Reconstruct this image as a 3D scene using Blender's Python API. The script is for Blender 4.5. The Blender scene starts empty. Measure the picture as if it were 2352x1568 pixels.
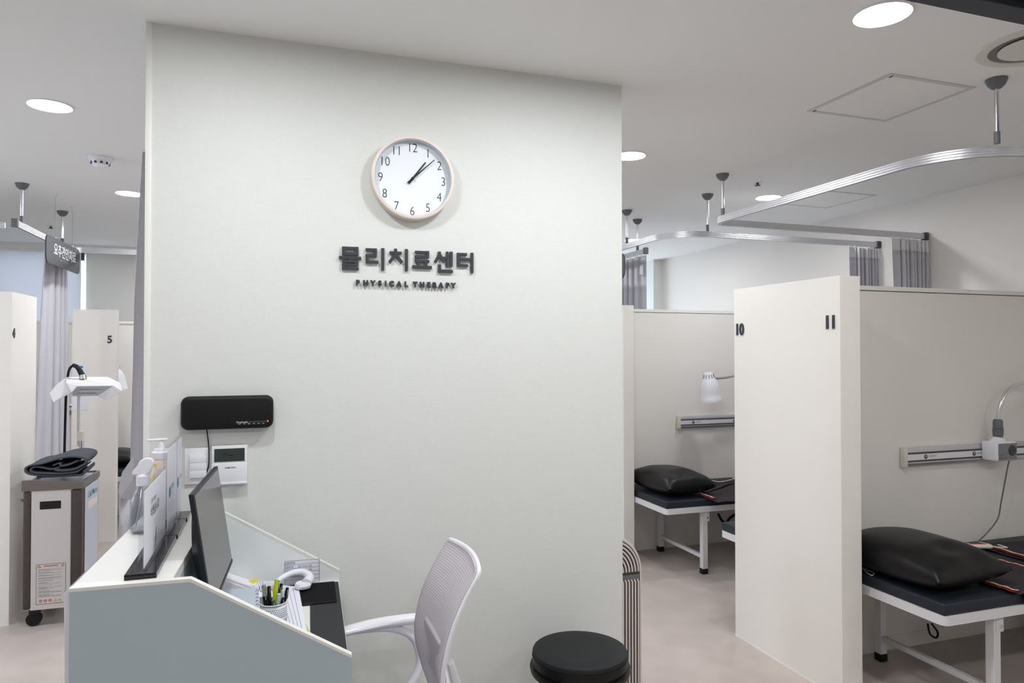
import bpy, bmesh, math, random
from mathutils import Vector, Matrix, Euler
random.seed(7)
PI = math.pi
# ------------------------------------------------------------------ camera, world, exposure
F, YAW, PIT, EYE = 1612.0, 18.6, 0.80, 1.5
sc = bpy.context.scene
col = sc.collection
cam_d = bpy.data.cameras.new('camera'); cam = bpy.data.objects.new('camera', cam_d); col.objects.link(cam)
cam_d.sensor_width = 36.0; cam_d.lens = 36.0 * F / 2352.0; cam_d.clip_start = 0.05; cam_d.clip_end = 100
cam.location = (0, 0, EYE)
cam.rotation_euler = (math.radians(90 + PIT), 0, math.radians(-YAW))
sc.camera = cam
sc.view_settings.view_transform = 'Standard'
sc.view_settings.look = 'None'
sc.view_settings.gamma = 1.0
sc.view_settings.use_curve_mapping = False
sc.view_settings.exposure = 1.40
world = bpy.data.worlds.new('daylight'); sc.world = world; world.use_nodes = True
wn = world.node_tree.nodes['Background']
wn.inputs[0].default_value = (0.72, 0.86, 1.0, 1); wn.inputs[1].default_value = 2.3
LAMP = 62.0          # radiance of the downlight diffusers
CEIL = 2.55
# a point of the place: where the sight line through a picture point meets a plane of the room
def P(px, py, x=None, y=None, z=None):
    th, pt = math.radians(YAW), math.radians(PIT)
    fw = Vector((math.sin(th)*math.cos(pt), math.cos(th)*math.cos(pt), math.sin(pt)))
    ri = Vector((math.cos(th), -math.sin(th), 0)); up = ri.cross(fw)
    r = fw + ri*((px-1176)/F) - up*((py-784)/F)
    o = Vector((0, 0, EYE))
    t = x/r.x if x is not None else (y/r.y if y is not None else (z-EYE)/r.z)
    return o + r*t
# ------------------------------------------------------------------ materials
def lin(c):
    return tuple((v/255/12.92 if v/255 <= 0.04045 else ((v/255+0.055)/1.055)**2.4) for v in c) + (1,)
def mat(name, c, rough=0.5, metal=0.0, spec=0.5, trans=0.0, ior=1.45, emit=None, es=0, var=0.0, scale=8, bump=0.0, bscale=200, alpha=1.0, coat=0):
    m = bpy.data.materials.new(name); m.use_nodes = True
    nt = m.node_tree; b = nt.nodes['Principled BSDF']
    b.inputs['Base Color'].default_value = lin(c)
    b.inputs['Roughness'].default_value = rough; b.inputs['Metallic'].default_value = metal
    b.inputs['Specular IOR Level'].default_value = spec; b.inputs['IOR'].default_value = ior
    b.inputs['Transmission Weight'].default_value = trans
    b.inputs['Alpha'].default_value = alpha
    b.inputs['Coat Weight'].default_value = coat
    if emit: b.inputs['Emission Color'].default_value = lin(emit); b.inputs['Emission Strength'].default_value = es
    if var or bump:
        tc = nt.nodes.new('ShaderNodeTexCoord')
        if var:
            n = nt.nodes.new('ShaderNodeTexNoise'); n.inputs['Scale'].default_value = scale; n.inputs['Detail'].default_value = 6
            nt.links.new(tc.outputs['Object'], n.inputs['Vector'])
            r = nt.nodes.new('ShaderNodeMapRange'); r.inputs[1].default_value = 0.3; r.inputs[2].default_value = 0.7
            r.inputs[3].default_value = 1-var; r.inputs[4].default_value = 1+var
            nt.links.new(n.outputs['Fac'], r.inputs[0])
            v = nt.nodes.new('ShaderNodeVectorMath'); v.operation = 'SCALE'; v.inputs[0].default_value = lin(c)[:3]
            nt.links.new(r.outputs[0], v.inputs['Scale']); nt.links.new(v.outputs[0], b.inputs['Base Color'])
        if bump:
            n2 = nt.nodes.new('ShaderNodeTexNoise'); n2.inputs['Scale'].default_value = bscale; n2.inputs['Detail'].default_value = 3
            nt.links.new(tc.outputs['Object'], n2.inputs['Vector'])
            bp = nt.nodes.new('ShaderNodeBump'); bp.inputs['Strength'].default_value = bump; bp.inputs['Distance'].default_value = 0.002
            nt.links.new(n2.outputs['Fac'], bp.inputs['Height']); nt.links.new(bp.outputs[0], b.inputs['Normal'])
    return m
def woven(name, c, rough=0.75, amount=0.035, s=1.0, bump=0.25):
    """fabric-like wallpaper: two crossed families of fine threads"""
    m = bpy.data.materials.new(name); m.use_nodes = True
    nt = m.node_tree; b = nt.nodes['Principled BSDF']; b.inputs['Roughness'].default_value = rough; b.inputs['Specular IOR Level'].default_value = 0.25
    tc = nt.nodes.new('ShaderNodeTexCoord')
    outs = []
    for sx, sz in ((30, 700), (700, 30)):
        mp = nt.nodes.new('ShaderNodeMapping'); mp.inputs['Scale'].default_value = (sx*s, sx*s, sz*s)
        nt.links.new(tc.outputs['Object'], mp.inputs['Vector'])
        n = nt.nodes.new('ShaderNodeTexNoise'); n.inputs['Scale'].default_value = 1.0; n.inputs['Detail'].default_value = 2
        nt.links.new(mp.outputs[0], n.inputs['Vector']); outs.append(n)
    a = nt.nodes.new('ShaderNodeMath'); a.operation = 'ADD'
    nt.links.new(outs[0].outputs['Fac'], a.inputs[0]); nt.links.new(outs[1].outputs['Fac'], a.inputs[1])
    r = nt.nodes.new('ShaderNodeMapRange'); r.inputs[1].default_value = 0.7; r.inputs[2].default_value = 1.3
    r.inputs[3].default_value = 1-amount; r.inputs[4].default_value = 1+amount
    nt.links.new(a.outputs[0], r.inputs[0])
    v = nt.nodes.new('ShaderNodeVectorMath'); v.operation = 'SCALE'; v.inputs[0].default_value = lin(c)[:3]
    nt.links.new(r.outputs[0], v.inputs['Scale']); nt.links.new(v.outputs[0], b.inputs['Base Color'])
    bp = nt.nodes.new('ShaderNodeBump'); bp.inputs['Strength'].default_value = bump; bp.inputs['Distance'].default_value = 0.001
    nt.links.new(a.outputs[0], bp.inputs['Height']); nt.links.new(bp.outputs[0], b.inputs['Normal'])
    return m
M = {}
M['linen_wall'] = woven('linen_wallpaper', (225, 227, 224), amount=0.03)
M['cream_wall'] = mat('cream_wallpaper', (238, 233, 228), 0.7, spec=0.3, bump=0.15, bscale=300)
M['back_wall'] = mat('painted_wall', (226, 226, 222), 0.8, spec=0.2, bump=0.1, bscale=200)
M['ceiling'] = mat('matt_ceiling_paint', (240, 240, 239), 0.9, spec=0.1)
M['floor'] = mat('stone_pattern_vinyl', (192, 180, 174), 0.38, spec=0.45, var=0.09, scale=5)
M['trim'] = mat('white_trim', (238, 238, 234), 0.45)
M['slate'] = mat('dark_slate_metal', (52, 58, 68), 0.45, metal=0.3)
M['black'] = mat('black_plastic', (14, 14, 16), 0.45)
M['soft_black'] = mat('soft_black_plastic', (16, 16, 18), 0.55, spec=0.35)
M['alu'] = mat('brushed_aluminium', (216, 216, 221), 0.40, metal=0.85)
M['chrome'] = mat('chrome', (226, 226, 230), 0.22, metal=1.0)
M['steel_grey'] = mat('grey_hanger_plastic', (108, 110, 114), 0.5)
M['bracket'] = mat('dark_bracket', (76, 78, 80), 0.5, metal=0.1)
M['white_gloss'] = mat('white_gloss_plastic', (236, 235, 242), 0.22)
M['white_plastic'] = mat('white_plastic', (232, 232, 234), 0.4)
M['desk_white'] = mat('white_laminate', (232, 230, 225), 0.4)
M['desk_grey'] = mat('pale_blue_grey_laminate', (178, 191, 198), 0.5, spec=0.3, bump=0.05, bscale=400)
M['desk_inner'] = mat('light_grey_laminate', (236, 240, 239), 0.45)
M['letters'] = mat('charcoal_letter', (56, 60, 66), 0.45)
M['ink'] = mat('dark_ink', (60, 62, 66), 0.6)
M['grey_ink'] = mat('grey_ink', (130, 132, 138), 0.6)
M['white_ink'] = mat('white_ink', (225, 226, 228), 0.6)
M['red_ink'] = mat('red_ink', (186, 52, 48), 0.6)
M['orange_ink'] = mat('orange_ink', (214, 168, 110), 0.6)
M['teal_ink'] = mat('teal_ink', (70, 130, 140), 0.6)
M['led_red'] = mat('red_led', (255, 60, 60), 0.4, emit=(255, 50, 50), es=3)
M['paper'] = mat('paper', (232, 232, 242), 0.7)
M['dial'] = mat('clock_dial', (238, 242, 248), 0.5)
M['blush'] = mat('pale_pink_wood_rim', (232, 220, 213), 0.5, var=0.02, scale=30)
M['leather'] = mat('black_vinyl_leather', (8, 8, 9), 0.40, spec=0.4, bump=0.08, bscale=350)
M['stool_top'] = mat('charcoal_vinyl', (33, 34, 36), 0.6, spec=0.3, bump=0.06, bscale=400)
M['navy'] = mat('navy_vinyl', (34, 40, 50), 0.5, spec=0.4, bump=0.05, bscale=300)
M['frame_white'] = mat('white_powder_coat', (222, 220, 222), 0.4)
M['rubber'] = mat('black_rubber', (12, 12, 12), 0.7)
M['mat_fabric'] = mat('dark_plum_fabric', (66, 60, 64), 0.95, spec=0.1, bump=0.5, bscale=250)
M['blanket'] = mat('charcoal_fleece', (82, 84, 92), 0.95, spec=0.1, bump=0.4, bscale=220)
M['curtain'] = woven('grey_curtain_cloth', (206, 204, 212), rough=0.9, amount=0.05, s=0.8, bump=0.3)
M['curtain_net'] = mat('pale_curtain_net', (232, 230, 233), 0.9, spec=0.1)
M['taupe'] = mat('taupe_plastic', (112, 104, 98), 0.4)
M['dark_wood'] = mat('dark_grained_post', (72, 62, 58), 0.5, var=0.12, scale=30)
M['cab_white'] = mat('warm_white_panel', (206, 200, 198), 0.45)
M['cab_side'] = mat('bluish_glossy_panel', (200, 208, 224), 0.12)
M['screen'] = mat('switched_off_screen', (92, 90, 88), 0.22, spec=0.6)
M['lcd'] = mat('dark_green_lcd', (52, 62, 58), 0.3)
M['navy_back'] = mat('dark_navy_plastic', (26, 30, 40), 0.4)
M['acrylic'] = mat('clear_acrylic', (245, 247, 252), 0.03, trans=1.0, ior=1.49)
M['bottle_clear'] = mat('clear_bottle_plastic', (240, 244, 248), 0.08, trans=1.0, ior=1.2)
M['liquid'] = mat('clear_liquid', (244, 246, 250), 0.05, trans=1.0, ior=1.33)
def clear(name, tint, gloss=0.06):
    m = bpy.data.materials.new(name); m.use_nodes = True; nt = m.node_tree; nt.nodes.remove(nt.nodes['Principled BSDF'])
    t = nt.nodes.new('ShaderNodeBsdfTransparent'); t.inputs[0].default_value = tint
    g = nt.nodes.new('ShaderNodeBsdfGlossy'); g.inputs['Roughness'].default_value = 0.06
    lw = nt.nodes.new('ShaderNodeLayerWeight'); lw.inputs[0].default_value = 0.5
    pw = nt.nodes.new('ShaderNodeMath'); pw.operation = 'POWER'; pw.inputs[1].default_value = 4.0; nt.links.new(lw.outputs['Facing'], pw.inputs[0])
    ml = nt.nodes.new('ShaderNodeMath'); ml.operation = 'MULTIPLY_ADD'; ml.inputs[1].default_value = 0.40; ml.inputs[2].default_value = 0.04; nt.links.new(pw.outputs[0], ml.inputs[0])
    mx = nt.nodes.new('ShaderNodeMixShader'); nt.links.new(ml.outputs[0], mx.inputs[0]); nt.links.new(t.outputs[0], mx.inputs[1]); nt.links.new(g.outputs[0], mx.inputs[2])
    nt.links.new(mx.outputs[0], nt.nodes['Material Output'].inputs['Surface'])
    return m
M['acrylic'] = clear('clear_acrylic_sheet', (0.97, 0.97, 0.99, 1))
M['bottle_clear'] = clear('clear_bottle', (0.93, 0.94, 0.95, 1))
M['liquid'] = clear('clear_bottle_liquid', (0.90, 0.91, 0.93, 1))
M['peach'] = mat('peach_bottle', (232, 214, 200), 0.35)
M['yellow'] = mat('yellow_label', (232, 214, 40), 0.6)
M['highlighter'] = mat('lime_highlighter', (196, 214, 30), 0.4)
M['sticky'] = mat('yellow_sticky_paper', (232, 222, 90), 0.7)
M['green_paper'] = mat('pale_green_paper', (190, 202, 150), 0.7)
M['pen_white'] = mat('pale_pen_plastic', (206, 214, 222), 0.3)
M['gloss_black'] = mat('glossy_black_acrylic', (16, 16, 20), 0.06, spec=0.6)
M['desk_mat'] = mat('black_desk_mat', (50, 52, 54), 0.75, spec=0.3)
M['mouse_mat'] = mat('black_cloth_mouse_mat', (24, 24, 27), 0.9, spec=0.15)
M['heater'] = mat('champagne_metal', (226, 214, 210), 0.35, metal=0.15)
M['heater_dark'] = mat('dark_slot', (70, 66, 66), 0.5)
M['glass_blue'] = mat('bluish_notebook_cover', (196, 206, 218), 0.25)
M['patterned'] = None
M['lumbar'] = mat('lilac_grey_plastic', (176, 170, 176), 0.5)
M['diffuser_lamp'] = mat('downlight_diffuser', (255, 255, 255), 0.5, emit=(250, 253, 255), es=LAMP)
M['off_white_cap'] = mat('ivory_end_cap', (226, 222, 208), 0.5)
M['panel_grey'] = mat('grey_control_panel', (128, 132, 134), 0.5)
M['dial_dark'] = mat('dark_dial', (62, 66, 70), 0.5)
M['vent_white'] = mat('vent_plastic', (216, 216, 208), 0.5)
M['hatch_frame'] = mat('hatch_frame_metal', (208, 206, 210), 0.5)
def striped(name, c1, c2, c3):
    m = bpy.data.materials.new(name); m.use_nodes = True; nt = m.node_tree; b = nt.nodes['Principled BSDF']
    tc = nt.nodes.new('ShaderNodeTexCoord'); v = nt.nodes.new('ShaderNodeTexVoronoi'); v.inputs['Scale'].default_value = 75
    nt.links.new(tc.outputs['Object'], v.inputs['Vector'])
    r = nt.nodes.new('ShaderNodeValToRGB'); nt.links.new(v.outputs['Distance'], r.inputs[0])
    r.color_ramp.elements[0].color = lin(c1); r.color_ramp.elements[1].color = lin(c2)
    r.color_ramp.elements[0].position = 0.42; r.color_ramp.elements[1].position = 0.6
    e = r.color_ramp.elements.new(0.8); e.color = lin(c3)
    nt.links.new(r.outputs[0], b.inputs['Base Color']); b.inputs['Roughness'].default_value = 0.8
    return m
M['patterned'] = striped('red_cream_ribbon', (238, 208, 188), (236, 200, 176), (190, 90, 40))
M['red_cloth'] = mat('dark_red_cloth', (120, 28, 34), 0.9)
def perforated(name, c):
    m = bpy.data.materials.new(name); m.use_nodes = True; nt = m.node_tree; b = nt.nodes['Principled BSDF']
    uv = nt.nodes.new('ShaderNodeTexCoord')
    mp = nt.nodes.new('ShaderNodeMapping'); nt.links.new(uv.outputs['UV'], mp.inputs['Vector']); mp.inputs['Scale'].default_value = (46, 20, 1)
    sep = nt.nodes.new('ShaderNodeSeparateXYZ'); nt.links.new(mp.outputs[0], sep.inputs[0])
    def mth(op, a, bb=None, cval=None):
        n = nt.nodes.new('ShaderNodeMath'); n.operation = op
        for i, s in enumerate((a, bb)):
            if s is None: continue
            if isinstance(s, (int, float)): n.inputs[i].default_value = s
            else: nt.links.new(s, n.inputs[i])
        return n.outputs[0]
    row = mth('FLOOR', sep.outputs[1]); off = mth('MULTIPLY', mth('MODULO', row, 2.0), 0.5)
    fx = mth('SUBTRACT', mth('FRACT', mth('ADD', sep.outputs[0], off)), 0.5)
    fy = mth('SUBTRACT', mth('FRACT', sep.outputs[1]), 0.5)
    d = mth('SQRT', mth('ADD', mth('MULTIPLY', fx, fx), mth('MULTIPLY', fy, fy)))
    hole = mth('LESS_THAN', d, 0.3)
    band = mth('GREATER_THAN', mth('MODULO', row, 6.0), 0.9)
    hole = mth('MULTIPLY', hole, band)
    tr = nt.nodes.new('ShaderNodeMix'); tr.data_type = 'RGBA'; nt.links.new(hole, tr.inputs[0])
    tr.inputs[6].default_value = lin(c); tr.inputs[7].default_value = lin((30, 32, 48))
    nt.links.new(tr.outputs[2], b.inputs['Base Color']); b.inputs['Roughness'].default_value = 0.35
    return m
M['perforated'] = perforated('perforated_white_metal', (214, 218, 230))
def meshback(name):
    m = bpy.data.materials.new(name); m.use_nodes = True; nt = m.node_tree; b = nt.nodes['Principled BSDF']
    b.inputs['Base Color'].default_value = lin((214, 206, 214)); b.inputs['Roughness'].default_value = 0.8
    tc = nt.nodes.new('ShaderNodeTexCoord'); w = nt.nodes.new('ShaderNodeTexWave'); w.bands_direction = 'Z'; w.inputs['Scale'].default_value = 50
    nt.links.new(tc.outputs['Object'], w.inputs['Vector'])
    r = nt.nodes.new('ShaderNodeMapRange'); r.inputs[3].default_value = 0.02; r.inputs[4].default_value = 0.34
    nt.links.new(w.outputs['Fac'], r.inputs[0])
    t = nt.nodes.new('ShaderNodeBsdfTransparent'); mx = nt.nodes.new('ShaderNodeMixShader')
    nt.links.new(r.outputs[0], mx.inputs[0]); nt.links.new(b.outputs[0], mx.inputs[1]); nt.links.new(t.outputs[0], mx.inputs[2])
    nt.links.new(mx.outputs[0], nt.nodes['Material Output'].inputs['Surface'])
    bp = nt.nodes.new('ShaderNodeBump'); bp.inputs['Strength'].default_value = 0.3; bp.inputs['Distance'].default_value = 0.001
    nt.links.new(w.outputs['Fac'], bp.inputs['Height']); nt.links.new(bp.outputs[0], b.inputs['Normal'])
    return m
M['mesh_back'] = meshback('pale_lilac_mesh')
def blind(name):
    m = bpy.data.materials.new(name); m.use_nodes = True; nt = m.node_tree; nt.nodes.remove(nt.nodes['Principled BSDF'])
    d = nt.nodes.new('ShaderNodeBsdfDiffuse'); d.inputs[0].default_value = lin((216, 218, 222))
    t = nt.nodes.new('ShaderNodeBsdfTranslucent'); t.inputs[0].default_value = lin((196, 194, 197))
    mx = nt.nodes.new('ShaderNodeMixShader'); mx.inputs[0].default_value = 0.52
    nt.links.new(d.outputs[0], mx.inputs[1]); nt.links.new(t.outputs[0], mx.inputs[2]); nt.links.new(mx.outputs[0], nt.nodes['Material Output'].inputs['Surface'])
    return m
M['blind'] = blind('translucent_roller_blind')
# ------------------------------------------------------------------ object helpers
def tag(o, label=None, cat=None, group=None, kind=None):
    if label: o['label'] = label
    if cat: o['category'] = cat
    if group: o['group'] = group
    if kind: o['kind'] = kind
    return o
def thing(name, label, cat, loc=(0, 0, 0), rz=0, group=None):
    o = bpy.data.objects.new(name, None); col.objects.link(o); o.location = loc; o.rotation_euler = (0, 0, rz); o.empty_display_size = 0.1
    return tag(o, label, cat, group)
def copy_tree(o, parent=None):
    c = o.copy(); col.objects.link(c); c.parent = parent
    if parent is not None: c.matrix_parent_inverse = o.matrix_parent_inverse.copy()
    for ch in list(o.children): copy_tree(ch, c)
    return c
class MB:
    def __init__(s): s.bm = bmesh.new(); s.uv = None
    def box(s, c, d, rot=None, bev=0, seg=2):
        r = bmesh.ops.create_cube(s.bm, size=1.0); vs = r['verts']
        mtx = Matrix.Translation(Vector(c)) @ (Euler(rot).to_matrix().to_4x4() if rot else Matrix.Identity(4)) @ Matrix.Diagonal(Vector((d[0], d[1], d[2], 1)))
        bmesh.ops.transform(s.bm, matrix=mtx, verts=vs)
        if bev:
            es = list({e for v in vs for e in v.link_edges})
            bmesh.ops.bevel(s.bm, geom=es, offset=bev, segments=seg, affect='EDGES', profile=0.5)
        return s
    def b2(s, x0, x1, y0, y1, z0, z1, bev=0, seg=2):
        return s.box(((x0+x1)/2, (y0+y1)/2, (z0+z1)/2), (x1-x0, y1-y0, z1-z0), None, bev, seg)
    def cyl(s, p0, p1, r0, r1=None, n=24):
        p0, p1 = Vector(p0), Vector(p1); r1 = r0 if r1 is None else r1
        d = p1-p0; q = Vector((0, 0, 1)).rotation_difference(d)
        r = bmesh.ops.create_cone(s.bm, cap_ends=True, segments=n, radius1=r0, radius2=r1, depth=d.length)
        bmesh.ops.transform(s.bm, matrix=Matrix.Translation((p0+p1)/2) @ q.to_matrix().to_4x4(), verts=r['verts'])
        return s
    def lathe(s, prof, c=(0, 0, 0), n=40, mtx=None, sx=1, sy=1):
        rings = []; c = Vector(c)
        T = mtx if mtx else Matrix.Identity(4)
        for r, z in prof:
            if r < 1e-6: rings.append([s.bm.verts.new(T @ (Vector((0, 0, z))) + c)])
            else: rings.append([s.bm.verts.new(T @ Vector((r*sx*math.cos(2*PI*k/n), r*sy*math.sin(2*PI*k/n), z)) + c) for k in range(n)])
        for a, b in zip(rings, rings[1:]):
            for k in range(n):
                if len(a) == 1 and len(b) > 1: s.bm.faces.new((a[0], b[k], b[(k+1) % n]))
                elif len(b) == 1 and len(a) > 1: s.bm.faces.new((a[k], a[(k+1) % n], b[0]))
                elif len(a) > 1: s.bm.faces.new((a[k], a[(k+1) % n], b[(k+1) % n], b[k]))
        return s
    def tube(s, pts, r, n=10, caps=True, smooth=0):
        pts = [Vector(p) for p in pts]
        if smooth: pts = spline(pts, smooth)
        rs = r if isinstance(r, (list, tuple)) else [r]*len(pts)
        t = (pts[1]-pts[0]).normalized(); u = t.orthogonal().normalized(); rings = []
        for i, p in enumerate(pts):
            tn = (pts[min(i+1, len(pts)-1)]-pts[max(i-1, 0)]).normalized()
            q = t.rotation_difference(tn); u = (q @ u).normalized(); t = tn; w = t.cross(u)
            rings.append([s.bm.verts.new(p+(u*math.cos(2*PI*k/n)+w*math.sin(2*PI*k/n))*rs[i]) for k in range(n)])
        for a, b in zip(rings, rings[1:]):
            for k in range(n): s.bm.faces.new((a[k], a[(k+1) % n], b[(k+1) % n], b[k]))
        if caps: s.bm.faces.new(rings[0][::-1]); s.bm.faces.new(rings[-1])
        return s
    def sweep(s, pts, prof):
        """profile (side, up) along a horizontal path"""
        pts = [Vector(p) for p in pts]; rings = []
        for i, p in enumerate(pts):
            t = (pts[min(i+1, len(pts)-1)]-pts[max(i-1, 0)]); t.z = 0; t.normalize(); nrm = Vector((t.y, -t.x, 0))
            rings.append([s.bm.verts.new(p+nrm*a+Vector((0, 0, b))) for a, b in prof])
        n = len(prof)
        for a, b in zip(rings, rings[1:]):
            for k in range(n): s.bm.faces.new((a[k], a[(k+1) % n], b[(k+1) % n], b[k]))
        s.bm.faces.new(rings[0][::-1]); s.bm.faces.new(rings[-1])
        return s
    def prism(s, poly, vec):
        """polygon of 3-D points pushed along vec"""
        vec = Vector(vec); a = [s.bm.verts.new(Vector(p)) for p in poly]; b = [s.bm.verts.new(Vector(p)+vec) for p in poly]
        n = len(a); s.bm.faces.new(a); s.bm.faces.new(b[::-1])
        for k in range(n): s.bm.faces.new((a[k], b[k], b[(k+1) % n], a[(k+1) % n]))
        return s
    def grid(s, f, nu, nv, closed=False):
        g = [[s.bm.verts.new(Vector(f(i/(nu-1), j/(nv-1)))) for j in range(nv)] for i in range(nu)]
        for i in range(nu-1):
            for j in range(nv-1): s.bm.faces.new((g[i][j], g[i+1][j], g[i+1][j+1], g[i][j+1]))
        return s
    def build(s, name, m, parent=None, smooth=True, solid=0, bevel=0, off=-1, angle=35):
        bmesh.ops.recalc_face_normals(s.bm, faces=s.bm.faces[:])
        me = bpy.data.meshes.new(name); s.bm.to_mesh(me); s.bm.free()
        o = bpy.data.objects.new(name, me); col.objects.link(o)
        me.materials.append(M[m] if isinstance(m, str) else m)
        if smooth:
            me.shade_smooth()
            try: me.set_sharp_from_angle(angle=math.radians(angle))
            except Exception: pass
        if solid: md = o.modifiers.new('solid', 'SOLIDIFY'); md.thickness = solid; md.offset = off
        if bevel: md = o.modifiers.new('bevel', 'BEVEL'); md.width = bevel; md.segments = 2; md.limit_method = 'ANGLE'
        if parent is not None: o.parent = parent
        return o
def spline(pts, k):
    out = []; n = len(pts)
    for i in range(n-1):
        p0, p1, p2, p3 = pts[max(i-1, 0)], pts[i], pts[i+1], pts[min(i+2, n-1)]
        for j in range(k):
            t = j/k; out.append(0.5*((2*p1)+(p2-p0)*t+(2*p0-5*p1+4*p2-p3)*t*t+(3*p1-p0-3*p2+p3)*t**3))
    out.append(pts[-1]); return out
def struct(name, mb, m, parent=None, **k):
    o = mb.build(name, m, parent, **k)
    if parent is None: o['kind'] = 'structure'
    return o
def text(body, size, m, name, parent, loc, rot, extrude=0.0, bold=0.0, sx=1.0, align='LEFT', spacing=1.0, label=None):
    cu = bpy.data.curves.new(name, 'FONT'); cu.body = body; cu.size = size; cu.extrude = extrude; cu.offset = bold; cu.align_x = align; cu.space_character = spacing
    cu.resolution_u = 4
    t = bpy.data.objects.new(name, cu); col.objects.link(t); bpy.context.view_layer.update()
    me = bpy.data.meshes.new_from_object(t.evaluated_get(bpy.context.evaluated_depsgraph_get()))
    bpy.data.objects.remove(t); bpy.data.curves.remove(cu)
    me.materials.clear(); me.materials.append(M[m]); me.name = name
    o = bpy.data.objects.new(name, me); col.objects.link(o); o.parent = parent
    o.rotation_euler = rot; o.location = loc; o.scale = (sx, 1, 1)
    if label: o['label'] = label
    return o
FRONT = (PI/2, 0, 0)            # lettering that faces the entrance side (-Y)
EAST = (PI/2, 0, PI/2)          # lettering that faces +X
WEST = (PI/2, 0, -PI/2)         # lettering that faces -X
# ------------------------------------------------------------------ the room
D = 2.48                         # plane of the central wall
WR = 4.21                        # right wall
XL, YF, YB = -3.6, -2.6, 8.0
struct('floor', MB().b2(XL-0.1, 4.4, YF-0.1, YB+0.2, -0.1, 0), 'floor')
struct('ceiling', MB().b2(XL-0.1, 4.4, YF-0.1, YB+0.2, CEIL, CEIL+0.1), 'ceiling')
struct('wall_center', MB().b2(-0.378, 1.292, D, D+0.14, 0, CEIL), 'linen_wall')
struct('trim_1', MB().b2(-0.396, -0.378, D-0.006, D+0.146, 0, CEIL, bev=0.002), 'trim')
struct('wall_right', MB().b2(WR, WR+0.12, YF, 7.08, 0, CEIL), 'cream_wall')
struct('wall_corner', MB().b2(4.09, WR+0.12, 7.08, YB, 0, CEIL), 'back_wall')
mb = MB(); mb.b2(XL-0.1, XL, YF, 2.7, 0, CEIL).b2(XL-0.1, XL, 4.2, YB+0.2, 0, CEIL).b2(XL-0.1, XL, 2.7, 4.2, 0, 1.0).b2(XL-0.1, XL, 2.7, 4.2, 2.1, CEIL)
struct('wall_left', mb, 'back_wall', smooth=False)  # opening cut for the added side window
w3 = MB().b2(XL-0.08, XL-0.02, 2.7, 2.75, 1.0, 2.1).b2(XL-0.08, XL-0.02, 4.15, 4.2, 1.0, 2.1).b2(XL-0.08, XL-0.02, 2.75, 4.15, 1.0, 1.05).b2(XL-0.08, XL-0.02, 2.75, 4.15, 2.05, 2.1).b2(XL-0.08, XL-0.02, 3.43, 3.47, 1.05, 2.05)
struct('added_window', w3, 'trim', smooth=False)  # unseen window, put in to bring more daylight to the left side
struct('wall_front', MB().b2(XL-0.1, 4.4, YF-0.1, YF, 0, CEIL), 'back_wall')
# back wall with two window openings
mb = MB()
mb.b2(XL, -3.4, YB, YB+0.12, 0, CEIL).b2(-1.80, 2.7, YB, YB+0.12, 0, CEIL).b2(3.98, 4.4, YB, YB+0.12, 0, CEIL)
mb.b2(-3.4, -1.80, YB, YB+0.12, 0, 0.75).b2(-3.4, -1.80, YB, YB+0.12, 2.47, CEIL)
mb.b2(2.7, 3.98, YB, YB+0.12, 0, 0.75).b2(2.7, 3.98, YB, YB+0.12, 2.3, CEIL)
struct('wall_back', mb, 'back_wall', smooth=False)
w1 = MB().b2(-3.4, -3.36, YB+0.03, YB+0.1, 0.75, 2.47).b2(-1.81, -1.80, YB+0.03, YB+0.1, 0.75, 2.47).b2(-3.36, -1.81, YB+0.03, YB+0.1, 2.45, 2.47).b2(-3.36, -1.81, YB+0.03, YB+0.1, 0.75, 0.78).b2(-2.62, -2.58, YB+0.03, YB+0.1, 0.78, 2.45)
struct('window_1', w1, 'trim', smooth=False)
w2 = MB().b2(2.7, 2.74, YB+0.03, YB+0.1, 0.75, 2.3).b2(3.94, 3.98, YB+0.03, YB+0.1, 0.75, 2.3).b2(2.74, 3.94, YB+0.03, YB+0.1, 2.26, 2.3).b2(2.74, 3.94, YB+0.03, YB+0.1, 0.75, 0.79)
struct('window_2', w2, 'trim', smooth=False)
t = thing('roller_blind', 'pale blue translucent roller blind over the back window, left of the bright slit', 'blind', (-2.6, YB-0.04, 0.7))
MB().b2(-0.79, 0.765, -0.001, 0.001, 0.02, 1.8).build('blind_cloth', 'blind', t, smooth=False)
MB().cyl((-0.8, 0, 1.795), (0.775, 0, 1.795), 0.024).build('roller_tube', 'trim', t)
MB().b2(-0.79, 0.765, -0.008, 0.008, 0, 0.022).build('bottom_bar', 'trim', t)
MB().b2(0.768, 0.79, -0.02, 0.02, 1.70, 1.80).build('blind_bracket', 'bracket', t)
struct('trim_2', MB().b2(XL, -1.0, YB-0.10, YB-0.08, 2.49, CEIL), 'trim')
# dark header over the near opening
hd = MB().b2(1.25, 4.21, 1.385, 1.454, 2.452, CEIL, bev=0.002)
struct('trim_3', hd, 'slate', smooth=False)
struct('trim_4', MB().b2(1.25, 4.21, 1.20, 1.384, 2.470, CEIL), 'black', smooth=False)
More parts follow.
